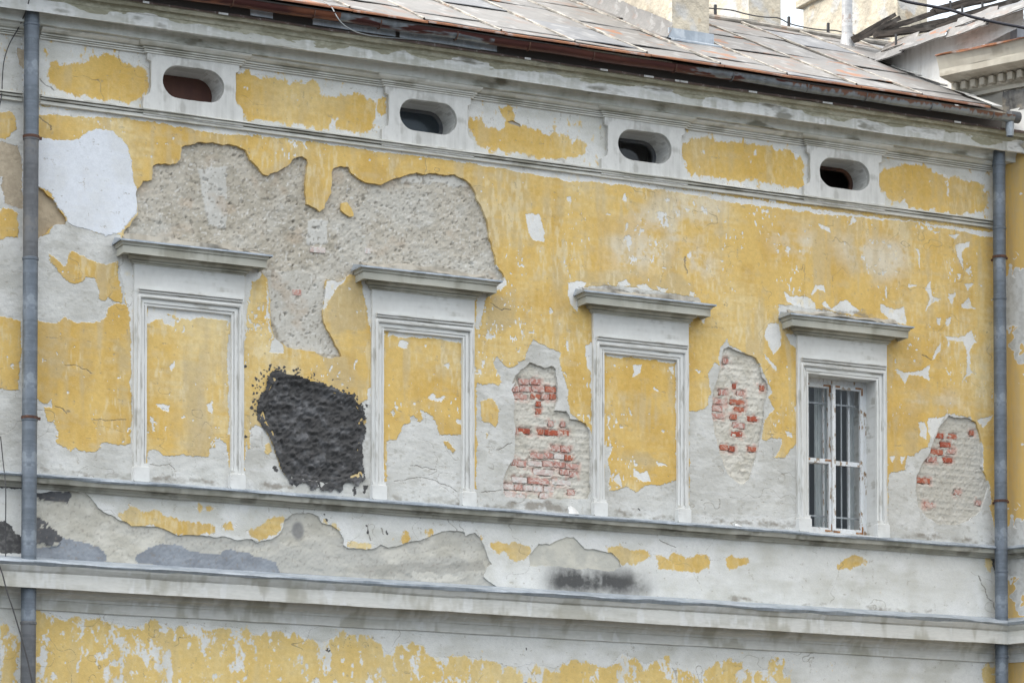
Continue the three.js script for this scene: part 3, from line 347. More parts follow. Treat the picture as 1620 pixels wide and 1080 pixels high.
const merge = (gs) => mergeGeometries(gs.map((g) => { const q = g.index ? g.toNonIndexed() : g; for (const k of Object.keys(q.attributes)) if (!['position', 'normal', 'uv'].includes(k)) q.deleteAttribute(k); return q; }));
function ragged(poly, amp = .012, step = .022, seed = 0) { const o = []; for (let i = 0; i < poly.length; i++) { const a = poly[i], b = poly[(i + 1) % poly.length], l = Math.hypot(b[0] - a[0], b[1] - a[1]), k = Math.max(1, Math.round(l / step)); for (let j = 0; j < k; j++) { const x = mix(a[0], b[0], j / k), y = mix(a[1], b[1], j / k); o.push([x + amp * (fbm(x * 14 + seed, y * 14, 2) * 1.1 + vn(x * 45 + seed, y * 45) * .35), y + amp * (fbm(x * 14 + 90, y * 14 + seed, 2) * 1.1 + vn(x * 45, y * 45 + 33 + seed) * .35)]); } } return o; }
const V2 = (a) => a.map(([x, y]) => new THREE.Vector2(x, y));
function slab(outline, holes, z0, z1, world = true) { // plaster sheet with real thickness; map coordinates = position on the front
  const s = new THREE.Shape(V2(outline)); for (const h of holes) s.holes.push(new THREE.Path(V2(h)));
  const g = new THREE.ExtrudeGeometry(s, { depth: z1 - z0, bevelEnabled: false }); g.translate(0, 0, z0);
  if (!world) return triUV(g, 2); const p = g.attributes.position, uv = g.attributes.uv; for (let i = 0; i < p.count; i++) uv.setXY(i, (p.getX(i) - X0) / (X1 - X0), (p.getY(i) - Y0) / (Y1 - Y0)); return g;
}
function inside(x, y, q) { let c = false; for (let i = 0, j = q.length - 1; i < q.length; j = i++) if ((q[i][1] > y) !== (q[j][1] > y) && x < (q[j][0] - q[i][0]) * (y - q[i][1]) / (q[j][1] - q[i][1]) + q[i][0]) c = !c; return c; }
function roughPatch(name, poly, margin, cell, zf, cf, parent, wmask) { // modelled rough surface inside an outline
  let a = 1e9, b = 1e9, c = -1e9, d = -1e9; for (const [x, y] of poly) { a = Math.min(a, x); b = Math.min(b, y); c = Math.max(c, x); d = Math.max(d, y); } a -= margin; b -= margin; c += margin; d += margin;
  const nx = Math.ceil((c - a) / cell), ny = Math.ceil((d - b) / cell), id = new Int32Array((nx + 1) * (ny + 1)).fill(-1), pos = [], uv = [], col = [], idx = [];
  const vert = (i, j) => { const k = j * (nx + 1) + i; if (id[k] < 0) { id[k] = pos.length / 3; const x = a + i * cell, y = b + j * cell, z = zf(x, y), q = cf(x, y, z); pos.push(x, y, z); uv.push(x * 1.6, y * 1.6); col.push(q[0], q[1], q[2]); } return id[k]; };
  for (let j = 0; j < ny; j++) for (let i = 0; i < nx; i++) { const x = a + (i + .5) * cell, y = b + (j + .5) * cell; if (wmask ? !wmask(x, y) : !(inside(x, y, poly) || (margin && (inside(x + margin, y, poly) || inside(x - margin, y, poly) || inside(x, y + margin, poly) || inside(x, y - margin, poly))))) continue; const p = vert(i, j), q = vert(i + 1, j), r = vert(i + 1, j + 1), s = vert(i, j + 1); idx.push(p, q, r, p, r, s); }
  const g = geom(pos, uv, idx); g.setAttribute('color', new THREE.Float32BufferAttribute(col, 3)); return mesh(name, g, M.rough, parent);
}
function tube(pts, r, seg = 40, rad = 6) { return triUV(new THREE.TubeGeometry(new THREE.CatmullRomCurve3(pts), seg, r, rad), .5); }

// ================================================================== ground
tag(mesh('ground', new THREE.PlaneGeometry(400, 400, 1, 1).rotateX(-Math.PI / 2), M.ground), 'grey paved ground in front of the houses', 'ground', null, 'structure');

// ================================================================== the house
const house = group('plastered_house'); tag(house, 'long yellow plastered house front with peeling paint, blind windows and metal roof', 'house');
const xL = -8.2, wdir = [Math.sin(.471), Math.cos(.471)], wingEnd = [xCorner + wdir[0] * 5, wdir[1] * 5];
// window bay measures (metres), all bays alike
const bays = [-3.759, -1.08, 1.594, 4.241], HW = .607;
const yHead = 8.722, yOpen = Yp(234, 481.7, .04), yPanTop = Yp(207, 415, .04);
const opX0 = Xp(1279.2, 700, .03), opX1 = Xp(1388, 700, .03), opTop = Yp(1280, 589.4, .03), opBot = 6.735;
const ocC = [[-3.729, 10.965], [-1.032, 10.958], [1.638, 10.955], [4.275, 10.95]];
const ocR = .178, ocHalf = .345;
const stadium = (cx, cy, hw, r, n = 12) => { const o = []; for (let k = 0; k <= n; k++) { const a = -Math.PI / 2 + Math.PI * k / n; o.push([cx + hw - r + Math.cos(a) * r, cy + Math.sin(a) * r]); } for (let k = 0; k <= n; k++) { const a = Math.PI / 2 + Math.PI * k / n; o.push([cx - hw + r + Math.cos(a) * r, cy + Math.sin(a) * r]); } return o; };
const opening = rect(opX0, opBot, opX1, opTop);

// masonry core behind the plaster, with the window openings
mesh('masonry_core', slab(rect(xL, 0, xCorner + .2, 11.75), [opening, ...ocC.map(([x, y]) => stadium(x, y, ocHalf, ocR))], -.34, -.085, false), M.masonry, house);
const holes = Object.fromEntries(Object.entries(H).map(([k, p], i) => [k, ragged(p, k === 'dark' ? .02 : .012, .022, i * 13)]));
// main storey wall
const wall = mesh('wall', slab(rect(xL, ySill - .1, xCorner + .1, yString + .04), [holes.render, holes.tan, holes.dark, holes.bricks, holes.oval, holes.bell, opening], -.05, 0), M.wall, house);
mesh('plaster_flake', slab(ragged(ISLAND, .006, .02, 3), [], -.036, -.004), M.wall, wall);
const apron = mesh('apron_wall', slab(rect(xL, yLow - .1, xCorner + .1, ySill - .101), [holes.apron, holes.lens], -.03, -.002), M.wall, house);
const frieze = mesh('frieze_wall', slab(rect(xL, yString + .041, xCorner + .1, 11.45), [holes.nick, ...ocC.map(([x, y]) => stadium(x, y, ocHalf, ocR))], -.03, -.002), M.wall, house);
mesh('lower_wall', slab(rect(xL, 4.15, xCorner + .1, yLow - .101), [], -.03, -.002), M.wall, house);
mesh('ground_floor_wall', slab(rect(xL, 0, xCorner + .1, 4.149), [], -.03, -.002, false), M.trim, house);

// --- rough layers that show through the holes
const smoothStrip = T(0, 1, '1215,20 1385,0 1390,390 1280,370 1240,200'), lowerPart = [...T(1, 1, '40,640 330,650 460,690 440,940 500,1080'), ...T(1, 2, '540,130 200,90'), ...T(1, 1, '100,900 80,690')], lightTop = T(1, 1, '900,75 1060,60 1230,62 1310,100 1330,135 1250,130 1150,110 1000,110 900,110'), lightMid = T(1, 1, '340,330 460,330 460,480 340,480');
roughPatch('rough_render', H.render, .05, .0125, (x, y) => {
  const sm = inside(x, y, smoothStrip) || inside(x, y, lightMid) ? .25 : inside(x, y, lowerPart) ? .22 : inside(x, y, lightTop) ? .2 : 1;
  const p = fbm(x * 21 + 5, y * 21, 2); return Math.min(-.012, -.038 + sm * (.010 * fbm(x * 3.2, y * 3.2, 2) + .010 * fbm(x * 17, y * 19, 3) + .006 * vn(x * 70, y * 70)) + (sm < .5 ? .005 : 0) - (p > .62 ? .018 : 0)); },
  (x, y, z) => { const wx = x + .03 * fbm(x * 12, y * 12, 2), wy = y + .03 * fbm(x * 12 + 9, y * 12 + 30, 2), sm = inside(wx, wy, smoothStrip) || inside(wx, wy, lightMid) || inside(wx, wy, lightTop), lo = inside(wx, wy, lowerPart), n = fbm(x * 7, y * 7, 3), s = vn(x * 60, y * 60), b = fbm(x * 1.7 + 9, y * 1.7, 3);
    let c = mix3([.50, .46, .39], [.41, .37, .30], sst(-.2, .5, n * .7 + b * .7)); c = mix3(c, [.53, .51, .46], .7 * sst(-.05, .5, fbm(x * 2.6 + 50, y * 3, 3) + (x > -2.6 ? .15 : 0))); if (sm) c = mix3([.585, .57, .53], [.51, .495, .455], sst(-.3, .5, n)); else if (lo) c = mix3([.555, .535, .485], [.49, .465, .41], sst(-.3, .5, n));
    c = mix3(c, [.66, .645, .61], .8 * sst(.5, .8, s)); c = mix3(c, [.215, .19, .155], .75 * sst(.48, .75, -vn(x * 48 + 7, y * 48))); c = mix3(c, [.50, .40, .30], .45 * sst(.3, .6, fbm(x * 4 + 31, y * 4, 3))); return c; }, wall);
roughPatch('bare_render', H.tan, .04, .0125, (x, y) => -.034 + .008 * fbm(x * 12, y * 12, 3), (x, y) => mix3([.46, .375, .265], [.39, .315, .22], sst(-.3, .4, fbm(x * 14, y * 14, 3))), wall);
// dark mortar repair, hollow inside and smeared over the rim
const DOUT = T(1, 2, '110,222 135,205 170,232 215,236 262,240 300,262 352,284 400,283 452,308 505,326 560,352 602,372 640,408 662,440 682,480 692,515 672,532 686,570 682,612 666,680 668,740 662,780 674,830 682,880 652,892 634,935 600,890 560,900 545,950 520,965 500,930 470,962 440,950 420,960 400,930 350,952 325,905 300,900 262,930 222,912 205,870 172,822 145,742 122,682 100,632 80,592 60,562 30,512 18,440 28,390 66,330 92,275 95,240');
const dOut = ragged(DOUT, .018, .02, 55);
roughPatch('dark_mortar_patch', DOUT, 0, .0125, (x, y) => { const inn = inside(x, y, H.dark), l = fbm(x * 5 + .6 * y, y * 8, 3), k = Math.abs(fbm(x * 14 + 20, y * 16, 3)), ds = inside(x + .05, y, H.dark) + inside(x - .05, y, H.dark) + inside(x, y + .05, H.dark) + inside(x, y - .05, H.dark); const deep = inn ? (ds === 4 ? 1 : .45) : 0; return .008 + .006 * vn(x * 40, y * 40) - deep * .034 + .02 * l + .06 * (k - .2) * (.4 + deep * .6) + .022 * Math.abs(fbm(x * 30 + y * 12, y * 36, 2)); },
  (x, y) => { const n = fbm(x * 9, y * 11, 3), s = vn(x * 45, y * 50); return mix3([.066, .064, .064], [.135, .135, .14], sst(-.1, .6, n * .8 + s * .3)); }, wall, (x, y) => inside(x, y, dOut));
// exposed brick patches: lime slurry with the bricks standing through it
const BR = []; // [tile col, row, x0, x1, y centre, kind]
const addB = (c, r, list) => list.trim().split(';').forEach((s) => { const q = s.trim().split(/\s+/); BR.push([c, r, +q[0], +q[1], +q[2], q[3]]); });
addB(2, 2, '85 150 277 p;152 222 277 p;40 90 322 p;92 165 322 p;168 246 322 p;248 316 325 r;52 140 367 p;160 222 370 r;226 272 370 p;275 316 370 r;190 222 415 r;192 226 460 r;268 300 535 p;345 372 540 p;85 158 578 r;200 240 585 r;245 330 588 r;333 395 590 r;285 340 688 p;343 402 690 p;155 240 730 p;243 300 732 p;303 365 735 w;368 418 742 r;40 138 776 p;142 230 778 w;233 300 780 p;303 370 785 p;373 452 795 p;175 300 828 w;340 395 830 p;398 448 845 p;45 138 876 w;142 275 884 p;290 410 890 w;0 58 921 w;60 112 924 p;115 172 928 w;176 234 931 w;242 304 936 w;385 430 955 p;0 68 968 w;72 130 970 w;215 270 975 w');
addB(1, 2, '1585 1618 325 p;1590 1618 580 p;1590 1618 770 p;1535 1600 920 w;1530 1618 962 w');
addB(2, 2, '1335 1370 155 p;1395 1415 308 r;1560 1588 320 r;1285 1365 398 p;1375 1470 402 r;1268 1335 440 p;1402 1464 447 r;1262 1338 487 p;1378 1420 494 r;1480 1546 505 r;1395 1470 546 p;1384 1456 597 r;1316 1370 680 r;1372 1406 688 r;1490 1540 692 r;1420 1465 350 p;1310 1360 345 p');
addB(3, 2, '1085 1140 608 r;1165 1222 612 r;1120 1186 663 r;1060 1138 708 r;1160 1210 705 p;1036 1100 752 p;1135 1196 757 r;975 1060 882 r;1205 1246 955 p;1022 1080 1030 p;1340 1370 1018 p;1300 1325 595 r');
addB(1, 1, '245 302 775 p;355 450 512 w;690 726 522 w'); addB(0, 3, '35 50 45 r');
const bricks = BR.map(([c, r, x0, x1, y, k]) => { const a = T(c, r, `${x0},${y} ${x1},${y + (x1 - x0) * .085}`); return [a[0][0], a[1][0], (a[0][1] + a[1][1]) / 2, k]; });
const brickGeo = [0, 1, 2, 3, 4, 5, 6].map((s) => { // worn brick, unit sized: ragged ten-sided face, rounded off to the sides
  const r = mulberry(100 + s), ring = [[-.5, -.2], [-.49, -.49], [-.2, -.5], [.2, -.5], [.49, -.49], [.5, -.1], [.49, .48], [.2, .5], [-.15, .5], [-.49, .49], [-.5, .15]].map(([x, y]) => { const k = .90 + r() * .11, l = .94 + r() * .06; return [x * l, y * k]; });
  const pos = [], c = [(r() - .5) * .2, (r() - .5) * .2, 1 + r() * .06], fr = ring.map(([x, y]) => [x * .96, y * .91, .95 + r() * .08]), sd = ring.map(([x, y]) => [x, y, .70]), n = ring.length;
  for (let k = 0; k < n; k++) { const q = (k + 1) % n; pos.push(...c, ...fr[k], ...fr[q], ...sd[k], ...sd[q], ...fr[q], ...sd[k], ...fr[q], ...fr[k]); }
  for (let k = 0; k < n; k++) { const q = (k + 1) % n, a = ring[k], b = ring[q]; pos.push(a[0], a[1], 0, b[0], b[1], 0, ...sd[q]); }
  const g = new THREE.BufferGeometry(); g.setAttribute('position', new THREE.Float32BufferAttribute(pos, 3)); const uv = []; for (let i = 0; i < pos.length; i += 3) uv.push(pos[i] * .9 + s * .31, pos[i + 1] * .4 + s * .17); g.setAttribute('uv', new THREE.Float32BufferAttribute(uv, 2)); g.computeVertexNormals(); return g; });
const near = (x, y) => { let m = 1; for (const [a, b, yc] of bricks) { const dx = Math.max(a - x, x - b, 0), dy = Math.max(Math.abs(y - yc) - .031, 0); const d = Math.hypot(dx, dy); if (d < m) m = d; } return m; };
const slurryZ = (x, y) => { const n = near(x, y), f = fbm(x * 16, y * 18, 3), open = sst(.014, -.006, n + .020 * f + .012 * vn(x * 34, y * 40)); const course = Math.abs(((y / .0775) % 1 + 1) % 1 - .5); return -.034 + .009 * f + .004 * vn(x * 60, y * 60) - .016 * open + (1 - open) * .004 * sst(.2, .5, .5 - course); };
const slurryC = (tint) => (x, y) => { const n = fbm(x * 8, y * 9, 3), s = vn(x * 50, y * 52), q = near(x, y); let c = mix3([.62, .59, .525], [.52, .49, .42], sst(-.3, .5, n)); if (tint) c = mix3(c, [.47, .45, .405], tint); c = mix3(c, [.55, .34, .28], .75 * sst(.06, .0, q + .02 * n) * sst(-.2, .5, fbm(x * 22, y * 22, 2) + .1)); c = mix3(c, [.28, .25, .21], .55 * sst(.5, .8, s)); return c; };
for (const [k, tint] of [['bricks', .1], ['oval', 0], ['bell', .55]]) roughPatch('lime_slurry', H[k], .03, .0105, slurryZ, slurryC(tint), wall);
bricks.forEach(([a, b, y, k], i) => { const inApron = y < ySill, m = mesh('brick', brickGeo[i % 7], M.brick[k][i % 2], inApron ? apron : wall); const w = b - a - .006; m.scale.set(w + .008, .066 * (.92 + rnd() * .16), .05); m.position.set((a + b) / 2, y + (rnd() - .5) * .004, -.082 + rnd() * .007); m.rotation.z = (rnd() - .5) * .03; });
// apron: beige under-render, cement smears, tar-dark mortar
const cement = [T(0, 3, '370,190 450,215 560,235 640,280 655,330 400,340 205,330 210,265 360,250'), [...T(0, 3, '820,310 900,260 1000,230 1080,230 1150,270 1300,290 1420,270 1540,290 1600,315'), ...T(1, 3, '0,290 60,310 150,350 165,420 0,430'), ...T(0, 3, '1300,410 1000,380 830,350')]], tarry = [T(0, 3, '190,80 280,85 290,130 340,160 370,190 365,240 310,250 260,220 190,260'), T(0, 2, '190,935 260,935 300,940 430,945 430,980 415,1030 340,1010 300,1025 190,980')];
const damp = T(1, 3, '560,380 700,360 840,360 1000,340 1200,350 1400,330 1420,390 1200,410 980,440 860,440 600,410'), pale = T(1, 3, '990,400 1100,398 1150,430 1220,410 1290,440 1200,470 1080,460 980,432');
roughPatch('under_render', H.apron, .05, .0135, (x, y) => Math.min(-.006, -.022 + .009 * fbm(x * 9, y * 13, 3) + .004 * vn(x * 55, y * 60) + (tarry.some((p) => inside(x, y, p)) ? .014 + .01 * fbm(x * 14, y * 14, 2) : 0)),
  (x, y) => { const wx = x + .035 * fbm(x * 10, y * 10, 3), wy = y + .03 * fbm(x * 10 + 9, y * 10 + 30, 3), n = fbm(x * 6, y * 8, 3), s = vn(x * 50, y * 50); let c = mix3([.60, .575, .51], [.49, .465, .40], sst(-.3, .5, n)); c = mix3(c, [.44, .43, .395], .8 * sst(-.1, .35, fbm(x * 2, y * 4 + 7, 3) + (x > -4 ? .22 : -.25)));
    if (inside(wx, wy, damp)) c = mix3(c, [.34, .325, .29], .55 + .3 * n); if (inside(wx, wy, pale)) c = mix3(c, [.66, .63, .56], .6); if (cement.some((p) => inside(wx, wy, p))) c = mix3([.285, .305, .335], [.23, .245, .27], sst(-.3, .4, n + s * .2)); if (tarry.some((p) => inside(x + .09 * fbm(x * 9, y * 9 + 5, 3) + .02 * s, y + .06 * fbm(x * 11 + 40, y * 11, 3), p))) c = mix3([.085, .085, .09], [.13, .13, .135], sst(-.2, .5, n));
    const o = Math.hypot((x - Xp(472.5, 840)) / .085, (y - Yp(472.5, 840)) / .13); c = mix3(c, [.17, .17, .175], .75 * sst(1.05, .5, o + .25 * n)); return mix3(c, [.25, .22, .19], .5 * sst(.55, .8, s)); }, apron);
roughPatch('under_render', H.lens, .03, .0125, (x, y) => -.018 + .006 * fbm(x * 10, y * 12, 3), (x, y) => mix3([.60, .575, .50], [.51, .495, .44], sst(-.3, .4, fbm(x * 8, y * 8, 3))), apron);
mesh('chip_bottom', slab(rect(Xp(798, 190), Yp(812, 205) - .05, Xp(830, 205), Yp(812, 190) + .05), [], -.06, -.02), M.masonry, frieze);
console.log('walls done');

// --- mouldings
const yv = (px, list) => list.map(([z, py]) => [z, Yp(px, py, z)]);
const strX0 = Xp(61.5, 160), strX1 = Xp(1570, 360);
const strP = [[-.03, Yp(61, 163.3, .035)], ...yv(61, [[.035, 163.3], [.04, 158.4], [.008, 157.4], [.006, 156.6], [.06, 156], [.068, 153.4], [.02, 152.8], [.02, 152], [.082, 151.2], [.084, 148.9]]), [-.03, Yp(61, 148.6, .08) + .035]];
for (const [a, b] of [[xL, Xp(33, 155)], [strX0, strX1]]) mesh('string_course', sweep(strP, [[a, 0], [b, 0]], { us: 4, vs: 2, jit: .004, seed: a }), M.trim, house);
// upper cornice: bed mouldings break forward over each attic window, then corona and cyma
const ress = ocC.map(([x]) => [x - .515, x + .515]);
const bedPath = (a, b, out) => { const p = [[a, 0]]; for (const [u, v] of ress) if (u > a && v < b) p.push([u, 0], [u, out], [v, out], [v, 0]); p.push([b, 0]); return p; };
const bedP = [[-.03, Yp(610, 137, 0)], ...yv(610, [[.022, 137.2], [.024, 135.2], [.006, 134.8], [.034, 133.6], [.036, 131.8], [.016, 131.4], [.05, 130.2], [.052, 128.4], [.034, 128], [.066, 125.4], [.092, 121.5], [.10, 119.4], [.10, 117.8]]), [-.03, Yp(610, 117.8, .10)]];
for (const [a, b] of [[xL, Xp(34, 50)], [Xp(62, 60), Xp(1571, 262)]]) mesh('bed_moulding', sweep(bedP, bedPath(a, b, .04), { us: 4, vs: 2, jit: .0025, seed: a }), M.trim, house);
const yC0 = Yp(610, 97, .31), yC1 = Yp(610, 79, .31), yC2 = Yp(610, 60, .42);
const corP = [[-.03, Yp(610, 115.4, .15)], [.15, Yp(610, 115.2, .15)], [.152, Yp(610, 106, .152)], [.165, yC0 + .034], [.286, yC0 + .034], [.292, yC0], [.31, yC0], [.312, yC1], [.322, yC1 + .006], [.33, yC1 + .03], [.35, yC1 + .065], [.385, yC2 - .045], [.412, yC2 - .02], [.415, yC2], [-.03, yC2 + .02]];
mesh('cornice', sweep(corP, [[xL, 0], [xCorner + .12, 0]], { us: 15, vs: 1, jit: .006, seed: 3 }), M.cornice, house);
mesh('cornice_flashing', sweep([[.0, yC2 + .075], [.43, yC2 + .012], [.437, yC2 - .012], [.43, yC2 - .012], [.424, yC2 + .006], [0, yC2 + .06]], [[xL, 0], [xCorner + .14, 0]], { us: .5, vs: .5, jit: .006, seed: 8 }), M.flashBrown, house);
for (const [px, w] of [[225, 9], [345, 14], [830, 10], [950, 12], [1019, 16], [1068, 9], [1075, 14], [1185, 14], [1302, 17], [1510, 12]]) { const x = Xp(px, 100, .44); mesh('paint_flake', box(x, yC2 - .013, .438, x + w / 130, yC2 + .008, .442, .5), M.whitewash, house); }
// sill course and lower cornice run on round the corner onto the wing
const ledgePath = [[xL, 0], [xCorner, 0], wingEnd];
const sillP = [[-.03, Yp(56, 772.6, .02)], ...yv(56, [[.03, 772.6], [.034, 769], [.06, 767.6], [.066, 765], [.082, 764.6], [.082, 763.4], [.118, 763.2], [.124, 757], [.13, 754.6]]), [-.03, Yp(56, 754.6, .13) + .02]];
mesh('sill_course', sweep(sillP, ledgePath, { us: 3, vs: 1.5, jit: .004, seed: 21 }), M.ledge, house);
const ySz = Yp(56, 753.4, .16); mesh('sill_flashing', sweep([[-.02, ySz + .066], [.162, ySz + .016], [.16, ySz + .004], [.135, ySz - .008], [.132, ySz + .0], [-.02, ySz + .05]], ledgePath, { us: 1, vs: 1, jit: .007, seed: 31 }), M.zinc, house);
const yK = Yp(53, 929.3, .28), lowP = [[-.03, Yp(53, 964, .03)], [.02, Yp(53, 964, .02)], [.022, Yp(53, 948.6, .022)], [.034, Yp(53, 948.2, .034)], [.036, Yp(53, 945, .036)], [.05, Yp(53, 942, .05)], [.075, Yp(53, 939, .075)], [.10, Yp(53, 938, .1)], [.11, yK + .036], [.258, yK + .036], [.264, yK], [.28, yK], [.282, Yp(53, 906.2, .282)], [.276, Yp(53, 905.6, .276)], [.30, Yp(53, 902, .3)], [.325, Yp(53, 896, .325)], [.335, Yp(53, 892.4, .335)], [-.03, Yp(53, 892.4, .335) + .02]];
M.low.map = lowMap(); mesh('lower_cornice', sweep(lowP, ledgePath, { us: 20, vs: 1, jit: .004, seed: 0 }), M.low, house);
const yLz = Yp(53, 890.2, .36); mesh('lower_cornice_flashing', sweep([[-.02, yLz + .112], [.362, yLz + .018], [.364, yLz + .004], [.336, yLz - .018], [.332, yLz - .01], [-.02, yLz + .09]], ledgePath, { us: 1.2, vs: 1, jit: .009, seed: 51 }), M.zinc, house);

// --- window surrounds
function surround(name, parent, bx, seed) {
  const g = group(name, parent, bx, 0, 0), jb = 6.83;
  const arch = [[0, 0], [0, .04], [-.03, .042], [-.032, .07], [-.05, .078], [-.064, .07], [-.066, .038], [-.072, .038], [-.074, .046], [-.11, .046], [-.112, .028], [-.117, .028], [-.118, .04], [-.141, .036], [-.143, 0]];
  mesh('architrave', sweep(arch, [[-HW, jb], [-HW, yHead], [HW, yHead], [HW, jb]], { plan: false, us: 3, vs: 1, jit: .003, seed }), M.frame, g);
  mesh('head_moulding', sweep([[.04, yHead - .03], [.068, yHead - .032], [.07, yHead - .02], [.05, yHead - .018], [.086, yHead - .008], [.088, yHead + .004], [.06, yHead + .006], [.10, yHead + .016], [.102, yHead + .026], [.04, yHead + .03]], [[-HW + .035, 0], [HW - .035, 0]], { us: 3, vs: 1, jit: .002, seed: seed + 5 }), M.frame, g);
  mesh('frieze_panel', box(-HW, yHead + .001, 0, HW, yPanTop + .06, .041, 2.7), M.frame, g);
  const y0 = Yp(207, 416, .05), yA = Yp(207, 405, .1), yB = Yp(207, 400, .22), yT = Yp(207, 389, .22), yU = Yp(207, 380.5, .27);
  mesh('hood', sweep([[.002, y0], [.014, y0], [.016, y0 + .012], [.004, y0 + .014], [.034, y0 + .022], [.036, y0 + .034], [.02, y0 + .036], [.05, y0 + .052], [.066, yA], [.07, yB + .028], [.16, yB + .028], [.167, yB], [.18, yB], [.182, yT], [.174, yT + .003], [.194, yT + .008], [.20, yT + .035], [.214, yU], [.0, yU + .01]], [[-HW, 0], [-HW, .04], [HW, .04], [HW, 0]], { us: 3, vs: 1.5, jit: .003, seed: seed + 9 }), M.hood, g);
  const zy = Yp(207, 378.4, .29); // folded zinc cap, hipped at its ends
  const o = .232, pos = [], uv = [], q = (a, b, c, d) => { for (const p of [a, b, c, a, c, d]) { pos.push(...p); uv.push(p[0], p[2] + p[1]); } };
  const A = [-HW - o, zy + .008, .0], B = [-HW - o, zy + .006, .04 + o], C = [HW + o, zy + .006, .04 + o], D = [HW + o, zy + .008, 0], E = [-HW - o + .03, zy + .078, 0], F = [HW + o - .03, zy + .078, 0];
  q(B, C, F, E); q(A, B, E, E); q(C, D, F, F); const dn = (p) => [p[0], p[1] - .018, p[2]]; q(A, dn(A), dn(B), B); q(B, dn(B), dn(C), C); q(C, dn(C), dn(D), D);
  mesh('hood_flashing', geom(pos, uv), M.zinc, g);
  mesh('mortar_fillet', sweep([[-.03, zy + .05], [.06, zy + .055], [.045, zy + .07], [.02, zy + .09], [-.008, zy + .115], [-.03, zy + .115]], [[-HW - .12, 0], [HW + .16, 0]], { us: 2, vs: 1, step: .03, jit: .026, seed: seed + 3 }), M.deposit, g);
  for (const s of [-1, 1]) { const c = s * (HW - .076), w = .088; const b = box(c - w, 6.735, 0, c + w, 6.90, .082, 2, .012); mesh('base_block', b, M.frame, g); mesh('jamb_fillet', box(c - .076, 6.902, .0, c + .076, 6.935, .062, 2), M.frame, g); }
  return g;
}
const blindLabels = ['blind window whose panel is mostly yellow, beside the pale skim patch', 'blind window with wide bare grey foot, right of the dark mortar patch', 'blind window between the two exposed brick patches'];
for (let k = 0; k < 3; k++) tag(surround('blind_window', house, bays[k], k * 7 + 2), blindLabels[k]);
const win = surround('window', house, bays[3], 33); tag(win, 'glazed window with flaking white frame and rusty corner plates');
{ // the glazed window: splayed-free reveal, frame, two leaves, bars, curtain
  const x0 = opX0 - bays[3], x1 = opX1 - bays[3], zf = -.2, yb = opBot + .03, yt = opTop;
  mesh('reveal', merge([box(x0 - .03, opBot, -.5, x0 + .003, yt + .03, .03, 2), box(x1 - .003, opBot, -.5, x1 + .03, yt + .03, .03, 2), box(x0 + .0031, yt - .003, -.5, x1 - .0031, yt + .03, .03, 2), box(x0 - .03, opBot - .03, -.5, x1 + .03, opBot + .012, .09, 2)]), M.frame, win);
  const xr = x1 - .055, yr = yt - .035; // fixed frame
  mesh('window_frame', merge([box(x0, yb, zf - .06, x0 + .035, yr, zf, .7), box(xr, yb - .01, zf - .06, x1, yr + .03, zf + .004, .7), box(x0, yr - .03, zf - .06, x1, yr + .036, zf + .002, .7), box(x0, opBot + .01, zf - .06, x1, yb + .03, zf + .01, .7)]), M.woodWhite, win);
  const xm = (x0 + .035 + xr) / 2 - .012, leaf = (a, b, low, out) => {
    const s = .04, ym = yb + .03 + (yr - .03 - yb - .03) * .475, g = [], zz = zf + .02 + out;
    g.push(box(a, yb + .03, zz - .04, a + s, yr - .03, zz, .6), box(b - s, yb + .03, zz - .04, b, yr - .03, zz, .6), box(a + s, yr - .075, zz - .038, b - s, yr - .03, zz - .002, .6), box(a + s, yb + .03, zz - .038, b - s, yb + .085, zz - .002, .6), box(a + s, ym - .03, zz - .038, b - s, ym + .022, zz + .004, .6));
    if (low) g.push(box(a - .006, yb + .02, zz + .001, a + .046, ym + .03, zz + .028, .6), box(b - .05, yb + .02, zz + .001, b + .004, ym + .03, zz + .028, .6), box(a + .046, ym - .022, zz + .001, b - .05, ym + .03, zz + .026, .6), box(a + .046, yb + .02, zz + .001, b - .05, yb + .075, zz + .026, .6));
    mesh('sash', merge(g), M.woodWhite, win);
    mesh('pane', box(a + s - .005, yb + .08, zz - .022, b - s + .005, ym - .025, zz - .019, 1), M.glass, win); mesh('pane', box(a + s - .005, ym + .018, zz - .022, b - s + .005, yr - .07, zz - .019, 1), M.glass, win);
    const L = (x, y, sx, sy, z) => mesh('corner_plate', merge([box(Math.min(x, x + sx * .1), Math.min(y, y + sy * .02), z, Math.max(x, x + sx * .1), Math.max(y, y + sy * .02), z + .003, .2), box(Math.min(x, x + sx * .02), Math.min(y + sy * .0205, y + sy * .09), z, Math.max(x, x + sx * .02), Math.max(y + sy * .0205, y + sy * .09), z + .003, .2)]), M.bracket, win);
    const zl = zz + (low ? .029 : .001); L(a + .004, yb + .034, 1, 1, zl); L(b - .008, yb + .034, -1, 1, zl); L(a + .008, yr - .036, 1, -1, zz + .001); L(b - .008, yr - .036, -1, -1, zz + .001); if (low) { L(a, ym + .024, 1, -1, zl); L(b - .006, ym + .024, -1, -1, zl); }
  };
  leaf(x0 + .035, xm - .002, true, 0); leaf(xm + .006, xr, false, .004);
  mesh('meeting_bead', box(xm - .022, yb + .05, zf + .051, xm + .026, yr - .04, zf + .072, .6, .006), M.woodWhite, win);
  for (const f of [.1, .46, .86]) { const x = mix(x0 + .03, x1 - .03, f); mesh('inner_upright', box(x - .012, opBot, -.36, x + .012, yt, -.335, .6), M.woodWhite, win); }
  for (const h of [.13, .87]) { const y = mix(yb, yr, h); mesh('grille_bar', box(x0, y - .009, -.312, x1, y + .009, -.296, 1), M.iron, win); }
  for (const f of [.22, .70]) { const x = mix(x0, x1, f); mesh('grille_bar', box(x - .007, opBot, -.3125, x + .007, yt, -.2985, 1), M.iron, win); }
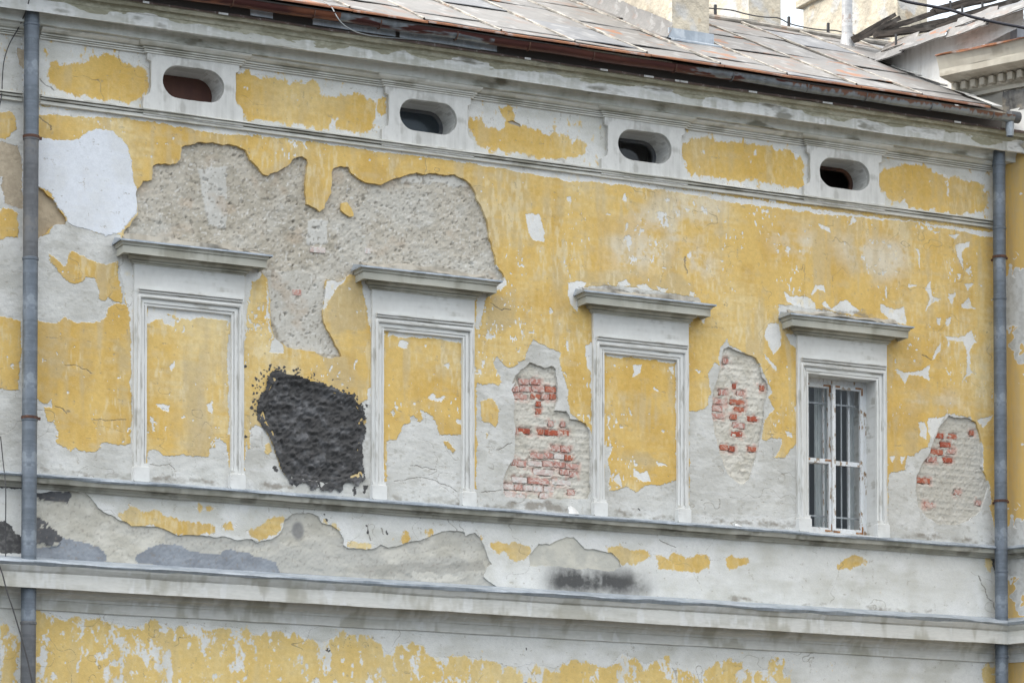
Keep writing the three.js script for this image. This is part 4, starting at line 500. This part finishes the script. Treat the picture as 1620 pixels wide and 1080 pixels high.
  const cur = (a, b) => { const pos = [], uv = [], idx = [], n = 40; for (let i = 0; i <= n; i++) for (const y of [opBot - .1, yt + .1]) { pos.push(mix(a, b, i / n), y, -.45 + .018 * Math.sin(i * 1.35) + .01 * Math.sin(i * .6)); uv.push(i / n, y); } for (let i = 0; i < n; i++) { const o = i * 2; idx.push(o, o + 2, o + 1, o + 1, o + 2, o + 3); } mesh('curtain', geom(pos, uv, idx), M.curtain, win); };
  cur(mix(x0, x1, .40), mix(x0, x1, .62)); cur(mix(x0, x1, .88), mix(x0, x1, 1.4));
  const room = group('room', win); mesh('back_wall', box(x0 - 1.2, 5.9, -3.1, x1 + 1.6, 9.2, -3.0, 2), M.room, room); mesh('side_wall', box(x0 - 1.3, 5.9, -3.1, x0 - 1.2, 9.2, -.35, 2), M.room, room); mesh('side_wall', box(x1 + 1.6, 5.9, -3.1, x1 + 1.7, 9.2, -.35, 2), M.room, room); mesh('ceiling', box(x0 - 1.3, 9.2, -3.1, x1 + 1.7, 9.3, -.35, 2), M.room, room); mesh('floor', box(x0 - 1.3, 5.8, -3.1, x1 + 1.7, 5.9, -.35, 2), M.room, room);
}
// --- attic windows
const panelZ4 = '285,440 290,545 320,560 320,770 300,800 245,825 240,900 1075,1015 1060,910 1000,870 1000,658 1020,650 1020,545';
const pnl = panelZ4.split(' ').map((s) => { const [a, b] = s.split(',').map(Number), p = P(180 + a / 5.4, b / 5.4, .028); return [p.x - ocC[0][0], p.y - ocC[0][1]]; });
const ocLabels = ['attic window closed with a rust brown board', 'attic window with dusty dark glass, second from the boarded one', 'attic window with dark blue glass above the gap between the brick patches', 'attic window standing open and black inside'];
ocC.forEach(([cx, cy], k) => {
  const g = tag(group('attic_window', house, cx, cy, 0), ocLabels[k]);
  const top = 11.26 - cy, bot = yString + .02 - cy, sym = [[-.51, top], [-.507, .20], [-.47, .18], [-.468, -.10], [-.48, -.155], [-.545, -.20], [-.55, bot], [.55, bot], [.545, -.20], [.48, -.155], [.468, -.10], [.47, .18], [.507, .20], [.51, top]];
  const sh = new THREE.Shape(V2(ragged(sym, .005, .03, k * 9))); sh.holes.push(new THREE.Path(V2(ragged(stadium(0, 0, ocHalf - .002, ocR - .002, 14), .004, .03, k * 5))));
  const pg = new THREE.ExtrudeGeometry(sh, { depth: .045, bevelEnabled: true, bevelSize: .004, bevelThickness: .005, bevelSegments: 1 }); mesh('surround_plate', triUV(pg, 1.7), M.oculus, g);
  const st = stadium(0, 0, ocHalf, ocR, 20), pos = [], uv = [], idx = []; st.forEach(([x, y], i) => { pos.push(x, y, -.0, x * .97, y * .96, -.36); uv.push(i / 20, 0, i / 20, .36); }); for (let i = 0; i < st.length; i++) { const a = i * 2, b = ((i + 1) % st.length) * 2; idx.push(a, b, a + 1, a + 1, b, b + 1); } mesh('reveal', geom(pos, uv, idx), M.oculus, g);
  if (k === 0) mesh('board', slab(stadium(0, 0, ocHalf - .005, ocR - .005), [], -.33, -.31, false), M.board, g);
  else { const fr = new THREE.Shape(V2(stadium(0, 0, ocHalf - .006, ocR - .006))); fr.holes.push(new THREE.Path(V2(stadium(0, 0, ocHalf - .05, ocR - .042)))); mesh('ring_frame', triUV(new THREE.ExtrudeGeometry(fr, { depth: .035, bevelEnabled: false }).translate(0, 0, -.34), 1), k === 3 ? M.rust : M.pipeOld, g); if (k < 3) mesh('pane', slab(stadium(0, 0, ocHalf - .045, ocR - .038), [], -.326, -.322, false), k === 1 ? M.glassDusty : M.glass, g); }
  mesh('loft_backing', merge([box(-.6, -.4, -1.02, .6, .4, -1, 2), box(-.62, -.4, -1, -.6, .4, -.35, 2), box(.6, -.4, -1, .62, .4, -.35, 2), box(-.6, .4, -1, .6, .42, -.35, 2), box(-.6, -.42, -1, .6, -.4, -.35, 2)]), k === 2 || k === 1 ? M.room : M.dark, g);
});

// --- roof
const RE = { z: .47, y: 11.845 }, RK = .49, ridgeZ = -3.8, ridgeY = RE.y + (RE.z - ridgeZ) * RK, sl = Math.hypot(1, RK);
const roof = group('roof', house); const onRoof = (x, t, h = 0) => [x, RE.y + t * RK / sl + h / sl, RE.z - t / sl + h * RK / sl]; // t metres up the slope
const slopeLen = (RE.z - ridgeZ) * sl, xWing = 6.2;
function roofQuad(x0, x1, t0, t1, h, nx, nt, bump, seed, thick = .006) { const pos = [], uv = [], idx = []; for (let l = 0; l < 2; l++) for (let j = 0; j <= nt; j++) for (let i = 0; i <= nx; i++) { const x = mix(x0, x1, i / nx), t = mix(t0, t1, j / nt); pos.push(...onRoof(x, t, h - l * thick + bump * (fbm(x * 1.8 + seed, t * 1.8, 2)) + .012 * (1 - j / nt))); uv.push(x * .8 + seed * .37, t * .8 + seed * .21); } const N = (nx + 1) * (nt + 1), k = (i, j, l) => l * N + j * (nx + 1) + i; for (let j = 0; j < nt; j++) for (let i = 0; i < nx; i++) { idx.push(k(i, j, 0), k(i + 1, j, 0), k(i + 1, j + 1, 0), k(i, j, 0), k(i + 1, j + 1, 0), k(i, j + 1, 0)); } for (let i = 0; i < nx; i++) idx.push(k(i, 0, 0), k(i, 0, 1), k(i + 1, 0, 1), k(i, 0, 0), k(i + 1, 0, 1), k(i + 1, 0, 0)); return geom(pos, uv, idx); }
{ // boarding under the sheets, back slope, eaves board
  const q = (a, b, c, d) => geom([...a, ...b, ...c, ...d], [0, 0, 1, 0, 1, 1, 0, 1], [0, 1, 2, 0, 2, 3]);
  mesh('roof_boarding', merge([q(onRoof(xL, .02, -.03), onRoof(xWing + .1, .02, -.03), onRoof(xWing + .1, slopeLen, -.03), onRoof(xL, slopeLen, -.03)), q(onRoof(xWing + .1, 2.95, -.03), onRoof(9.5, 2.95, -.03), onRoof(9.5, slopeLen, -.03), onRoof(xWing + .1, slopeLen, -.03))]), M.plank, roof);
  mesh('back_slope', q([xL, ridgeY - .02, ridgeZ], [9.5, ridgeY - .02, ridgeZ], [9.5, ridgeY - 2.2, ridgeZ - 4.5], [xL, ridgeY - 2.2, ridgeZ - 4.5]), M.roof[2], roof);
  mesh('eaves_board', box(xL, yC2 + .06, .02, xCorner - .05, RE.y + .1, .05, 1), M.dark, roof);
  mesh('gable_fill', box(xL, 11.7, -8, xL + .05, 11.9, .3, 1), M.trim, roof);
}
const seamX = []; for (let k = -11; k < 9; k++) seamX.push(1.483 + k * .905 + (rnd() - .5) * .04);
seamX.push(7.75, 8.6);
for (let k = 0; k < seamX.length - 1; k++) {
  const x0 = seamX[k], x1 = seamX[k + 1]; if (x0 < xL - .5) continue; const past = x0 > xWing - .5; let t = past ? 2.9 : .1; const off = .25 + ((k * 37) % 10) / 10 * .55, cuts = [t]; if (!past) cuts.push(t + off); while (cuts[cuts.length - 1] < slopeLen - .9) cuts.push(cuts[cuts.length - 1] + 1.15 + rnd() * .35); cuts[cuts.length - 1] = Math.min(cuts[cuts.length - 1], slopeLen); if (cuts[cuts.length - 1] < slopeLen - .01) cuts.push(slopeLen);
  for (let j = 0; j < cuts.length - 1; j++) { const xe = !past && x1 > xWing && cuts[j] < 2.9 ? xWing - .02 : x1; mesh('roof_sheet', roofQuad(Math.max(x0, xL) + .006, xe - .006, cuts[j] - .03, cuts[j + 1], .004 + .01 * rnd(), 4, 4, .014, k * 3 + j, .008), M.roof[(k * 7 + j * 3 + (rnd() * 5 | 0)) % 5], roof); }
  const st = past ? 2.9 : .08; if (x0 > xL) { const p = [], n = 9; for (let j = 0; j <= n; j++) p.push(new THREE.Vector3(...onRoof(x0 + (rnd() - .5) * .012, mix(st, slopeLen, j / n), .022))); mesh('standing_seam', triUV(new THREE.TubeGeometry(new THREE.CatmullRomCurve3(p), 18, .0155, 5), 1), M.seam, roof); }
  if (!past) mesh('eaves_strip', (() => { const xe = Math.min(x1, xWing); const g = roofQuad(Math.max(x0, xL) + .003, xe - .003, -.045, .115, .006 + .004 * rnd(), 3, 1, .008, k, .02); return g; })(), M.rustEdge, roof);
}
{ const p = []; for (let k = 0; k <= 30; k++) { const x = mix(xL, 8, k / 30); p.push(new THREE.Vector3(x, ridgeY + .035 + .012 * vn(x * 1.3, 4), ridgeZ)); } mesh('ridge_roll', triUV(new THREE.TubeGeometry(new THREE.CatmullRomCurve3(p), 90, .035, 7), 1), M.seam, roof);
  const w = []; for (let k = 0; k <= 24; k++) { const x = mix(3.3, 7.4, k / 24); w.push(new THREE.Vector3(x, ridgeY + .16 - .03 * Math.abs(Math.sin(k * .65)) - (k > 14 ? .05 : 0), ridgeZ)); } mesh('lightning_wire', tube(w, .009, 80, 5), M.wire, roof);
  for (const x of [4.75, 5.85, 6.45]) mesh('wire_post', box(x - .015, ridgeY + .03, ridgeZ - .015, x + .015, ridgeY + .19, ridgeZ + .015, 1), M.wire, roof); }
function chimney(x0, x1, z0, z1, yTop, base, cap, seed, front) { // rendered stack: subdivided faces, worn arrises
  const g = group('chimney', roof); const n = 22, faces = [[[x0, z1], [x1, z1]], [[x0, z0], [x0, z1]], [[x1, z1], [x1, z0]], [[x1, z0], [x0, z0]]], gs = [];
  faces.forEach(([a, b], f) => { const pos = [], uv = [], idx = []; const L = Math.hypot(b[0] - a[0], b[1] - a[1]), nu = Math.max(4, Math.round(L / .06)), nv = 34; for (let j = 0; j <= nv; j++) for (let i = 0; i <= nu; i++) { const u = i / nu, x = mix(a[0], b[0], u), z = mix(a[1], b[1], u), y = mix(base, yTop, j / nv), e = (i === 0 || i === nu) ? 0 : 1, nx = b[1] - a[1], nz = -(b[0] - a[0]), d = (.03 * fbm(u * L * 4 + seed + f * 9, y * 4, 3) + .01 * vn(u * L * 16 + seed, y * 16)) * e; pos.push(x - nx / L * d + .012 * vn(y * 3, f + seed) * 0, y, z - nz / L * d); uv.push(u * L * .6 + f * .3 + seed, y * .6); } for (let j = 0; j < nv; j++) for (let i = 0; i < nu; i++) { const o = j * (nu + 1) + i; idx.push(o, o + 1, o + nu + 2, o, o + nu + 2, o + nu + 1); } gs.push(geom(pos, uv, idx)); });
  mesh('stack', merge(gs), M.chimWarm, g);
  if (cap) mesh('cap', box(x0 - .08, yTop, z0 - .08, x1 + .08, yTop + .12, z1 + .08, 1.5, .01), M.chimWarm, g);
  return g;
}
const ch1 = chimney(2.69, 3.19, -3.55, -1.22, 15.2, 12.3, true, 4); // the long stack over the eaves
{ const pos = [], uv = [], idx = [], n = 12; for (let j = 0; j <= n; j++) { const t = mix(1.84, 4.55, j / n), q = onRoof(2.66, t, .01), l = .2 + .012 * vn(j * .9, 3); pos.push(2.58, q[1] - .02, q[2], 2.655, q[1] + l * .5, q[2], 2.672, q[1] + l, q[2]); uv.push(t, 0, t, .2, t, .4); } for (let j = 0; j < n; j++) for (let e = 0; e < 2; e++) { const o = j * 3 + e; idx.push(o, o + 3, o + 1, o + 1, o + 3, o + 4); } mesh('side_flashing', geom(pos, uv, idx), M.roof[4], roof); }
mesh('front_flashing', merge([roofQuad(2.58, 3.30, 1.70, 1.9, .02, 3, 2, .01, 2, .02), box(2.63, 12.60, -1.212, 3.24, 12.80, -1.192, 1)]), M.zinc, roof);
chimney(5.95, 6.45, -6.4, -5.0, 16.4, 12.6, true, 11); // behind the ridge
chimney(9.0, 9.5, -8.6, -6.05, Yp(1265, 8, -6) + .95, 12.2, true, 23);
{ const b = onRoof(6.36, 4.08), f = group('flue_pipe', roof, b[0], b[1], b[2]); mesh('shaft', triUV(new THREE.LatheGeometry([[.13, -.1], [.1, .0], [.085, .08], [.07, .16], [.068, .62], [.078, .63], [.078, .66], [.068, .67], [.066, .70]].map(([x, y]) => new THREE.Vector2(x, y)), 20), .6), M.flue, f); for (let k = 0; k < 4; k++) { const a = k * Math.PI / 2 + .5; mesh('strut', box(-.02, .7, -.006, .02, .94, .006, .4).rotateY(a).translate(Math.sin(a) * .06, 0, Math.cos(a) * .06), M.flue, f); } mesh('inner_pipe', triUV(new THREE.CylinderGeometry(.03, .03, .3, 10).translate(0, .82, 0), .6), M.rust, f); mesh('cowl', triUV(new THREE.LatheGeometry([[.07, .93], [.085, .94], [.085, .99], [.05, 1.05], [.0, 1.08]].map(([x, y]) => new THREE.Vector2(x, y)), 20), .6), M.flue, f); }
for (let k = 0; k < 5; k++) { const t0 = .1 + k * .6; mesh('verge_flashing', roofQuad(xWing - .09 - .02 * rnd(), xWing + .05, t0, t0 + .62, .012 + .006 * rnd(), 2, 4, .012, k * 5, .01), M.whitewash, roof); }
console.log('roof done');

// ================================================================== gutter and downpipes
const gutter = group('gutter', scene, xL, 0, 0); tag(gutter, 'old half-round roof gutter, maroon paint giving way to rusty zinc', 'gutter');
{ const zc = .545, yc = Yp(610, 36, zc), r = .068, n = 160, m = 9, pos = [], uv = [], idx = []; for (let i = 0; i <= n; i++) { const x = mix(xL, 6.28, i / n), sag = .006 * vn(x * .8, 2) + .004 * Math.sin(x * 5); for (let j = 0; j <= m; j++) { const a = Math.PI * j / m; pos.push(x - xL, yc + sag - Math.sin(a) * r, zc + Math.cos(a) * r); uv.push((x + 8) / 15, .95 - .9 * j / m); } pos.push(x - xL, yc + sag + .004, zc + r + .008); uv.push((x + 8) / 15, .98); } const w = m + 2; for (let i = 0; i < n; i++) { for (let j = 0; j < m; j++) { const a = i * w + j, b = a + w; idx.push(a, b, a + 1, a + 1, b, b + 1); } const a = i * w, b = a + w, c = i * w + m + 1, d = c + w; idx.push(c, d, a, a, d, b); }
  mesh('trough', geom(pos, uv, idx), M.gutter, gutter);
  for (let k = 0; k < 17; k++) { const x = -7.8 + k * .86 + (rnd() - .5) * .2; if (x > 6.2) continue; const t = new THREE.TorusGeometry(r + .004, .007, 5, 14, Math.PI).rotateX(Math.PI).rotateY(Math.PI / 2).translate(x - xL, yc, zc); mesh('bracket', triUV(t, .5), k > 11 ? M.pipeOld : M.rust, gutter); }
  mesh('end_cap', triUV(new THREE.CylinderGeometry(r, r, .14, 18, 1).rotateZ(Math.PI / 2).translate(6.30 - xL, yc, zc), .6), M.pipeOld, gutter);
  mesh('outlet', triUV(new THREE.LatheGeometry([[.05, 0], [.05, -.1], [.042, -.17]].map(([x, y]) => new THREE.Vector2(x, y)), 14).translate(6.26 - xL, yc - r + .01, zc - .02), .6), M.zinc, gutter);
  for (const [a, b] of [[-3.25, -3.0], [-2.55, -1.6], [-1.55, -.4]]) mesh('backing_sheet', box(a - xL, yC2 + .02, .445, b - xL, yC2 + .085, .452, 1), M.zinc, gutter); }
function downpipe(name, px, py, z, r, label, clamps, joints) {
  const x = Xp(px, py, z), g = group(name, scene, x, 0, z); tag(g, label, 'downpipe', 'downpipes on the house front');
  const ys = [0.05, 2.2, ...joints, 11.56]; for (let k = 0; k < ys.length - 1; k++) { const a = ys[k], b = ys[k + 1], p = [[r * .96, a - .05], [r * .96, a], [r, a + .02], [r, b - .012], [r + .006, b - .01], [r + .007, b + .012], [r, b + .02]]; mesh('pipe_section', triUV(new THREE.LatheGeometry(p.map(([u, v]) => new THREE.Vector2(Math.max(u, .01), v)), 24), .8), k % 3 === 1 && px < 100 ? M.pipeOld : M.pipe, g).rotation.y = k; }
  for (const y of clamps) { const c = merge([triUV(new THREE.CylinderGeometry(r + .009, r + .009, .03, 22, 1, true).translate(0, y, 0), .4), box(-.012, y - .012, -z - .02, .012, y + .012, -r, .4), box(r, y - .014, -.012, r + .035, y + .014, .012, .4)]); mesh('clamp', c, M.rust, g); }
}
downpipe('downpipe', 47.5, 400, .155, .077, 'grey zinc downpipe at the end of the wall with the pale skim patch', [Yp(48, 217, .155), Yp(46, 661, .155)], [5.2, Yp(46, 661, .155) - .02, Yp(47, 410, .155), Yp(48, 220, .155), Yp(50, 40, .155)]);
downpipe('downpipe_001', 1582.5, 500, .16, .076, 'grey zinc downpipe in the corner against the projecting wing', [Yp(1582, 407, .16), Yp(1585, 793, .16)], [Yp(1586, 1040, .16), Yp(1586, 905, .16), Yp(1583, 473, .16), Yp(1582, 362, .16), Yp(1581, 262, .16)]);

// ================================================================== the projecting wing on the right
const wing = group('projecting_wing', scene, xCorner, 0, 0); tag(wing, 'taller wing with dentil cornice standing against the end of the yellow house', 'house');
const WK = (s, o, y) => [s * wdir[0] - o * wdir[1], y, s * wdir[1] + o * wdir[0]]; // metres along the splayed wall towards the street, out from it
{
  const quad = (pts, uvs) => geom(pts.flat(), uvs.flat(), [0, 1, 2, 0, 2, 3]);
  const strip = (s0, s1, y0, y1, nx, ny, amp, f, mat, name, off = 0) => { const pos = [], uv = [], idx = []; for (let j = 0; j <= ny; j++) for (let i = 0; i <= nx; i++) { const s = mix(s0, s1, i / nx), y = mix(y0, y1, j / ny); pos.push(...WK(s, off + amp * fbm(s * f, y * f, 3), y)); uv.push(s / 3, y / 3); } for (let j = 0; j < ny; j++) for (let i = 0; i < nx; i++) { const o = j * (nx + 1) + i; idx.push(o, o + 1, o + nx + 2, o, o + nx + 2, o + nx + 1); } return mesh(name, geom(pos, uv, idx), mat, wing); };
  strip(-.05, 5, 0, 11.62, 50, 110, .008, 4, M.wing, 'side_wall');
  strip(-.62, 5, 11.62, 12.42, 90, 24, .05, 5, M.masonry, 'crumbling_wall', -.02);
  strip(.05, .75, 11.60, 11.98, 24, 16, .03, 6, M.whitewash, 'limewash_patch', .03);
  mesh('ruined_render', (() => { const pos = [], uv = [], idx = [], n = 40, m = 18; for (let j = 0; j <= m; j++) for (let i = 0; i <= n; i++) { const s = mix(.02, 1.6, i / n), y = mix(11.95, 12.36, j / m); pos.push(...WK(s, .035 + .05 * fbm(s * 7, y * 7, 3) - (fbm(s * 3, y * 3 + 8, 2) > .15 ? .06 : 0), y)); uv.push(s, y); } for (let j = 0; j < m; j++) for (let i = 0; i < n; i++) { const o = j * (n + 1) + i; idx.push(o, o + 1, o + n + 2, o, o + n + 2, o + n + 1); } return geom(pos, uv, idx); })(), std({ map: plasterTile([.22, .21, .195], [.13, .125, .12], [.36, .31, .24], .5), bumpMap: grainBump, bumpScale: .02 }), wing);
  strip(-.3, 5, 12.42, 13.0, 60, 10, .012, 5, M.whitewash, 'upper_wall', -.12);
  const eY = (z) => 13.066 - .0915 * (z + 1.951); // the sagging eaves drop a little towards the street
  { const pos = [], uv = [], idx = [], n = 30, m = 14; for (let j = 0; j <= m; j++) for (let i = 0; i <= n; i++) { const z = mix(-2.28, .9, i / n), f = j / m, y0 = z > -.5 ? 12.72 : 11.6; pos.push(xWing - xCorner + .014 * fbm(z * 5, f * 7, 3), mix(y0, eY(z) + .11, f), z); uv.push(z / 2, f * .7); } for (let j = 0; j < m; j++) for (let i = 0; i < n; i++) { const o = j * (n + 1) + i; idx.push(o, o + 1, o + n + 2, o, o + n + 2, o + n + 1); } mesh('rear_wall', geom(pos, uv, idx), M.whitewash, wing); }
  mesh('rear_return', box(xWing - xCorner, 11.5, -2.35, 4, 12.85, -2.25, 2), M.whitewash, wing);
  // ledge on the wing where the main cornice dies into it
  const loc = (o, y, s0, s1) => [[...WK(s0, o, y)], [...WK(s1, o, y)]];
  mesh('small_ledge', sweep([[-.02, 11.46], [.1, 11.47], [.12, 11.5], [.12, 11.52], [-.02, 11.55]], [[0, 0], [wdir[0] * 5, wdir[1] * 5]], { jit: .008, seed: 61, us: 3 }), M.wingCornice, wing);
  const a = WK(-.62, 0, 0), b = WK(5, 0, 0), path = [[a[0], a[2]], [b[0], b[2]]], y0 = 12.28;
  const cor = mesh('cornice', sweep([[-.02, y0 - .06], [.05, y0 - .06], [.06, y0 - .02], [.09, y0], [.1, y0 + .005], [.10, y0 + .115], [.16, y0 + .12], [.20, y0 + .125], [.40, y0 + .13], [.42, y0 + .135], [.425, y0 + .20], [.43, y0 + .215], [.46, y0 + .28], [.50, y0 + .34], [.505, y0 + .355], [-.02, y0 + .39]], path, { jit: .005, seed: 71, us: 3, vs: 1.5 }), M.wingCornice, wing);
  for (let k = 0; k < 34; k++) { const s = -.56 + k * .125; const d = box(-.034, y0 + .012, 0, .034, y0 + .105, .085, 1, .006); const m = mesh('dentil', d, M.wingCornice, cor); m.position.set(...WK(s, .1, 0)); m.rotation.y = Math.atan2(-wdir[1], wdir[0]); }
  mesh('cornice_flashing', sweep([[-.02, y0 + .46], [.53, y0 + .368], [.535, y0 + .352], [.525, y0 + .356], [-.02, y0 + .44]], path, { jit: .012, seed: 77, us: .6, vs: .6 }), M.rustEdge, wing);
  mesh('wall_pier', box(-.07, 12.7, -.07, .1, 13.0, .07, 1).translate(...WK(.28, .12, 0)), M.zinc, wing);
  // wing roof: sheets rising from the eaves above the white wall
  const wr = group('roof', wing), xU = 6.8, PXl = (px, py) => { const v = ray(px, py), q = EYE.clone().addScaledVector(v, (xU - EYE.x) / v.x); return [q.x - xCorner, q.y, q.z]; }, u0 = PXl(1400, 73), u1 = PXl(1640, -6);
  const sheet = (t0, t1, f0, f1, mat, lift) => { const pos = [], uv = [], idx = [], n = 5; for (let l = 0; l < 2; l++) for (let j = 0; j <= n; j++) for (let i = 0; i <= n; i++) { const t = mix(t0, t1, i / n), f = mix(f0, f1, j / n), zA = mix(-2.1, 1.35, t), A = [6.05 - xCorner, eY(zA), zA], B = [u0[0], mix(u0[1], u1[1], t), mix(u0[2], u1[2], t)]; pos.push(mix(A[0], B[0], f) - lift, mix(A[1], B[1], f) + lift * .6 + .02 * fbm(t * 12 + lift * 90, f * 3, 2) - l * .014, mix(A[2], B[2], f)); uv.push(t * 3 + lift * 9, f * .8 + lift * 7); } const N = (n + 1) * (n + 1); for (let j = 0; j < n; j++) for (let i = 0; i < n; i++) { const o = j * (n + 1) + i; idx.push(o, o + 1, o + n + 2, o, o + n + 2, o + n + 1); } for (let i = 0; i < n; i++) idx.push(i, i + 1, N + i + 1, i, N + i + 1, N + i); for (let j = 0; j < n; j++) { const o = j * (n + 1); idx.push(o, o + n + 1, N + o + n + 1, o, N + o + n + 1, N + o); } mesh('roof_sheet', geom(pos, uv, idx), mat, wr); };
  const cutT = [-.02, .20, .47, .72, 1.0]; for (let k = 0; k < 4; k++) { sheet(cutT[k], cutT[k + 1] + .015, -.04, .55, M.roof[(k * 3) % 5], .02 + .035 * (k % 2)); sheet(cutT[k] + .05, cutT[k + 1] + .06, .5, 1.02, M.roof[(k * 2 + 1) % 5], .006 + .03 * ((k + 1) % 2)); }
  const beam = (p0, p1, w, h, name = 'plank', mat = M.plank) => { const A = new THREE.Vector3(...p0), B = new THREE.Vector3(...p1), L = A.distanceTo(B), g = new THREE.BoxGeometry(L, h, w, 12, 1, 1), p = g.attributes.position; for (let i = 0; i < p.count; i++) { const x = p.getX(i); p.setY(i, p.getY(i) + .02 * vn(x * 2 + p0[1] * 9, 1) + .006 * vn(x * 14, p.getZ(i) * 30)); } const m = mesh(name, triUV(g, 1), mat, wr); m.position.copy(A).lerp(B, .5); m.quaternion.setFromUnitVectors(new THREE.Vector3(1, 0, 0), B.clone().sub(A).normalize()); return m; };
  const Q = (px, py, z) => { const p = P(px, py, z); return [p.x - xCorner, p.y, p.z]; };
  beam(Q(1352, 58, -3), Q(1412, 24, -3), .16, .05); beam(Q(1354, 62, -2.9), Q(1420, 29, -2.9), .14, .06); beam(Q(1384, 54, -2.6), Q(1482, 42, -2.4), .12, .075); beam(Q(1480, 43, -2.4), Q(1540, 26, -2.2), .12, .07); beam(Q(1358, 58, -3.1), Q(1480, 20, -3.1), .1, .06); beam(Q(1478, 20, -3.1), Q(1580, -6, -3.0), .16, .085); beam(Q(1440, 44, -2.7), Q(1606, 6, -2.5), .12, .05); beam(Q(1500, 30, -2.4), Q(1630, -4, -2.3), .1, .06);
  for (const [x, y, z, h] of [[1504, 10, -3.0, .12], [1523, 18, -2.9, .12], [1555, 12, -2.8, .12], [1608, 2, -2.5, .1], [1418, 66, -2.2, .16], [1508, 73, -.6, .1]]) { const q = Q(x, y, z); mesh('iron_spike', box(q[0] - .012, q[1] - h * .5, q[2] - .012, q[0] + .012, q[1] + h * .6, q[2] + .012, 1), M.wire, wr); }
}

// ================================================================== loose plaster lying on the sill course
{ const chip = (px, py, w, h, seed, label) => { const r = mulberry(seed), x = Xp(px, py, .11), q = [[-.5, 0], [.5, 0], [.42, .3], [.1, .55 + r() * .3], [-.2, 1], [-.5, .8], [-.42, .3]].map(([a, b]) => new THREE.Vector2(a * w, b * h)); const g = triUV(new THREE.ExtrudeGeometry(new THREE.Shape(q), { depth: .018, bevelEnabled: true, bevelSize: .003, bevelThickness: .003, bevelSegments: 1 }), 1); const m = mesh('plaster_chip', g, M.whitewash); m.position.set(x, ySz + .03, .1); m.rotation.set(-.35, .2 * (r() - .5), (r() - .5) * .3); tag(m, label, 'plaster chip', 'plaster chips on the sill course'); };
  chip(908, 806, .12, .10, 3, 'white broken plaster chip leaning on the sill below the tall brick patch'); chip(1168, 824, .09, .03, 8, 'low white plaster crumb on the sill between the third blind window and the glazed window'); scene.children.filter((o) => o.name === 'plaster_chip').forEach((o, i) => { if (i) o.name = 'plaster_chip_00' + i; }); }

// ================================================================== cables
{ const pts = [[1395, -14], [1430, 1], [1470, 9], [1505, 16], [1540, 27], [1580, 36], [1625, 45], [1700, 66]].map(([x, y], i) => P(x, y, 3.2 + i * .12)); const c = mesh('overhead_cable', triUV(tube(pts, .016, 60, 7), 1), M.cable); tag(c, 'thick black overhead cable crossing in front of the wing roof', 'cable');
  const w1 = [[47, -6], [40, 18], [28, 45], [14, 70], [6, 95], [3, 125], [2, 150], [-2, 170]].map(([x, y]) => P(x, y, .06 + (y < 30 ? .33 - Math.max(0, y) * .009 : 0))); tag(mesh('wall_cable', tube(w1, .006, 50, 5), M.wire), 'thin black cable curving down the wall from the cornice by the downpipe', 'cable', 'cables on the wall end');
  const w2 = [[-8, 880], [2, 905], [10, 935], [20, 965], [32, 1005], [44, 1050], [52, 1090]].map(([x, y]) => P(x, y, .4)); tag(mesh('wall_cable_001', tube(w2, .008, 50, 5), M.wire), 'black cable slanting across the foot of the downpipe below the lower cornice', 'cable', 'cables on the wall end');
  const w3 = [[0, 690], [4, 730], [8, 770], [8, 830], [8, 880]].map(([x, y], i) => P(x, y, i === 2 ? .19 : .1)); tag(mesh('wall_cable_002', tube(w3, .006, 40, 5), M.wire), 'thin upright cable hanging over the sill course by the downpipe', 'cable', 'cables on the wall end');
  const w4 = [[500, -4], [523, 10], [532, 25], [540, 36], [558, 48], [580, 55], [600, 58], [660, 63], [760, 78]].map(([x, y], i) => P(x, y, [.3, .5, .63, .63, .6, .5, .45, .45, .45][i])); tag(mesh('loose_wire', tube(w4, .006, 60, 5), M.iron), 'pale loose wire looping over the gutter onto the cornice edge', 'wire'); }
renderer.render(scene, camera);
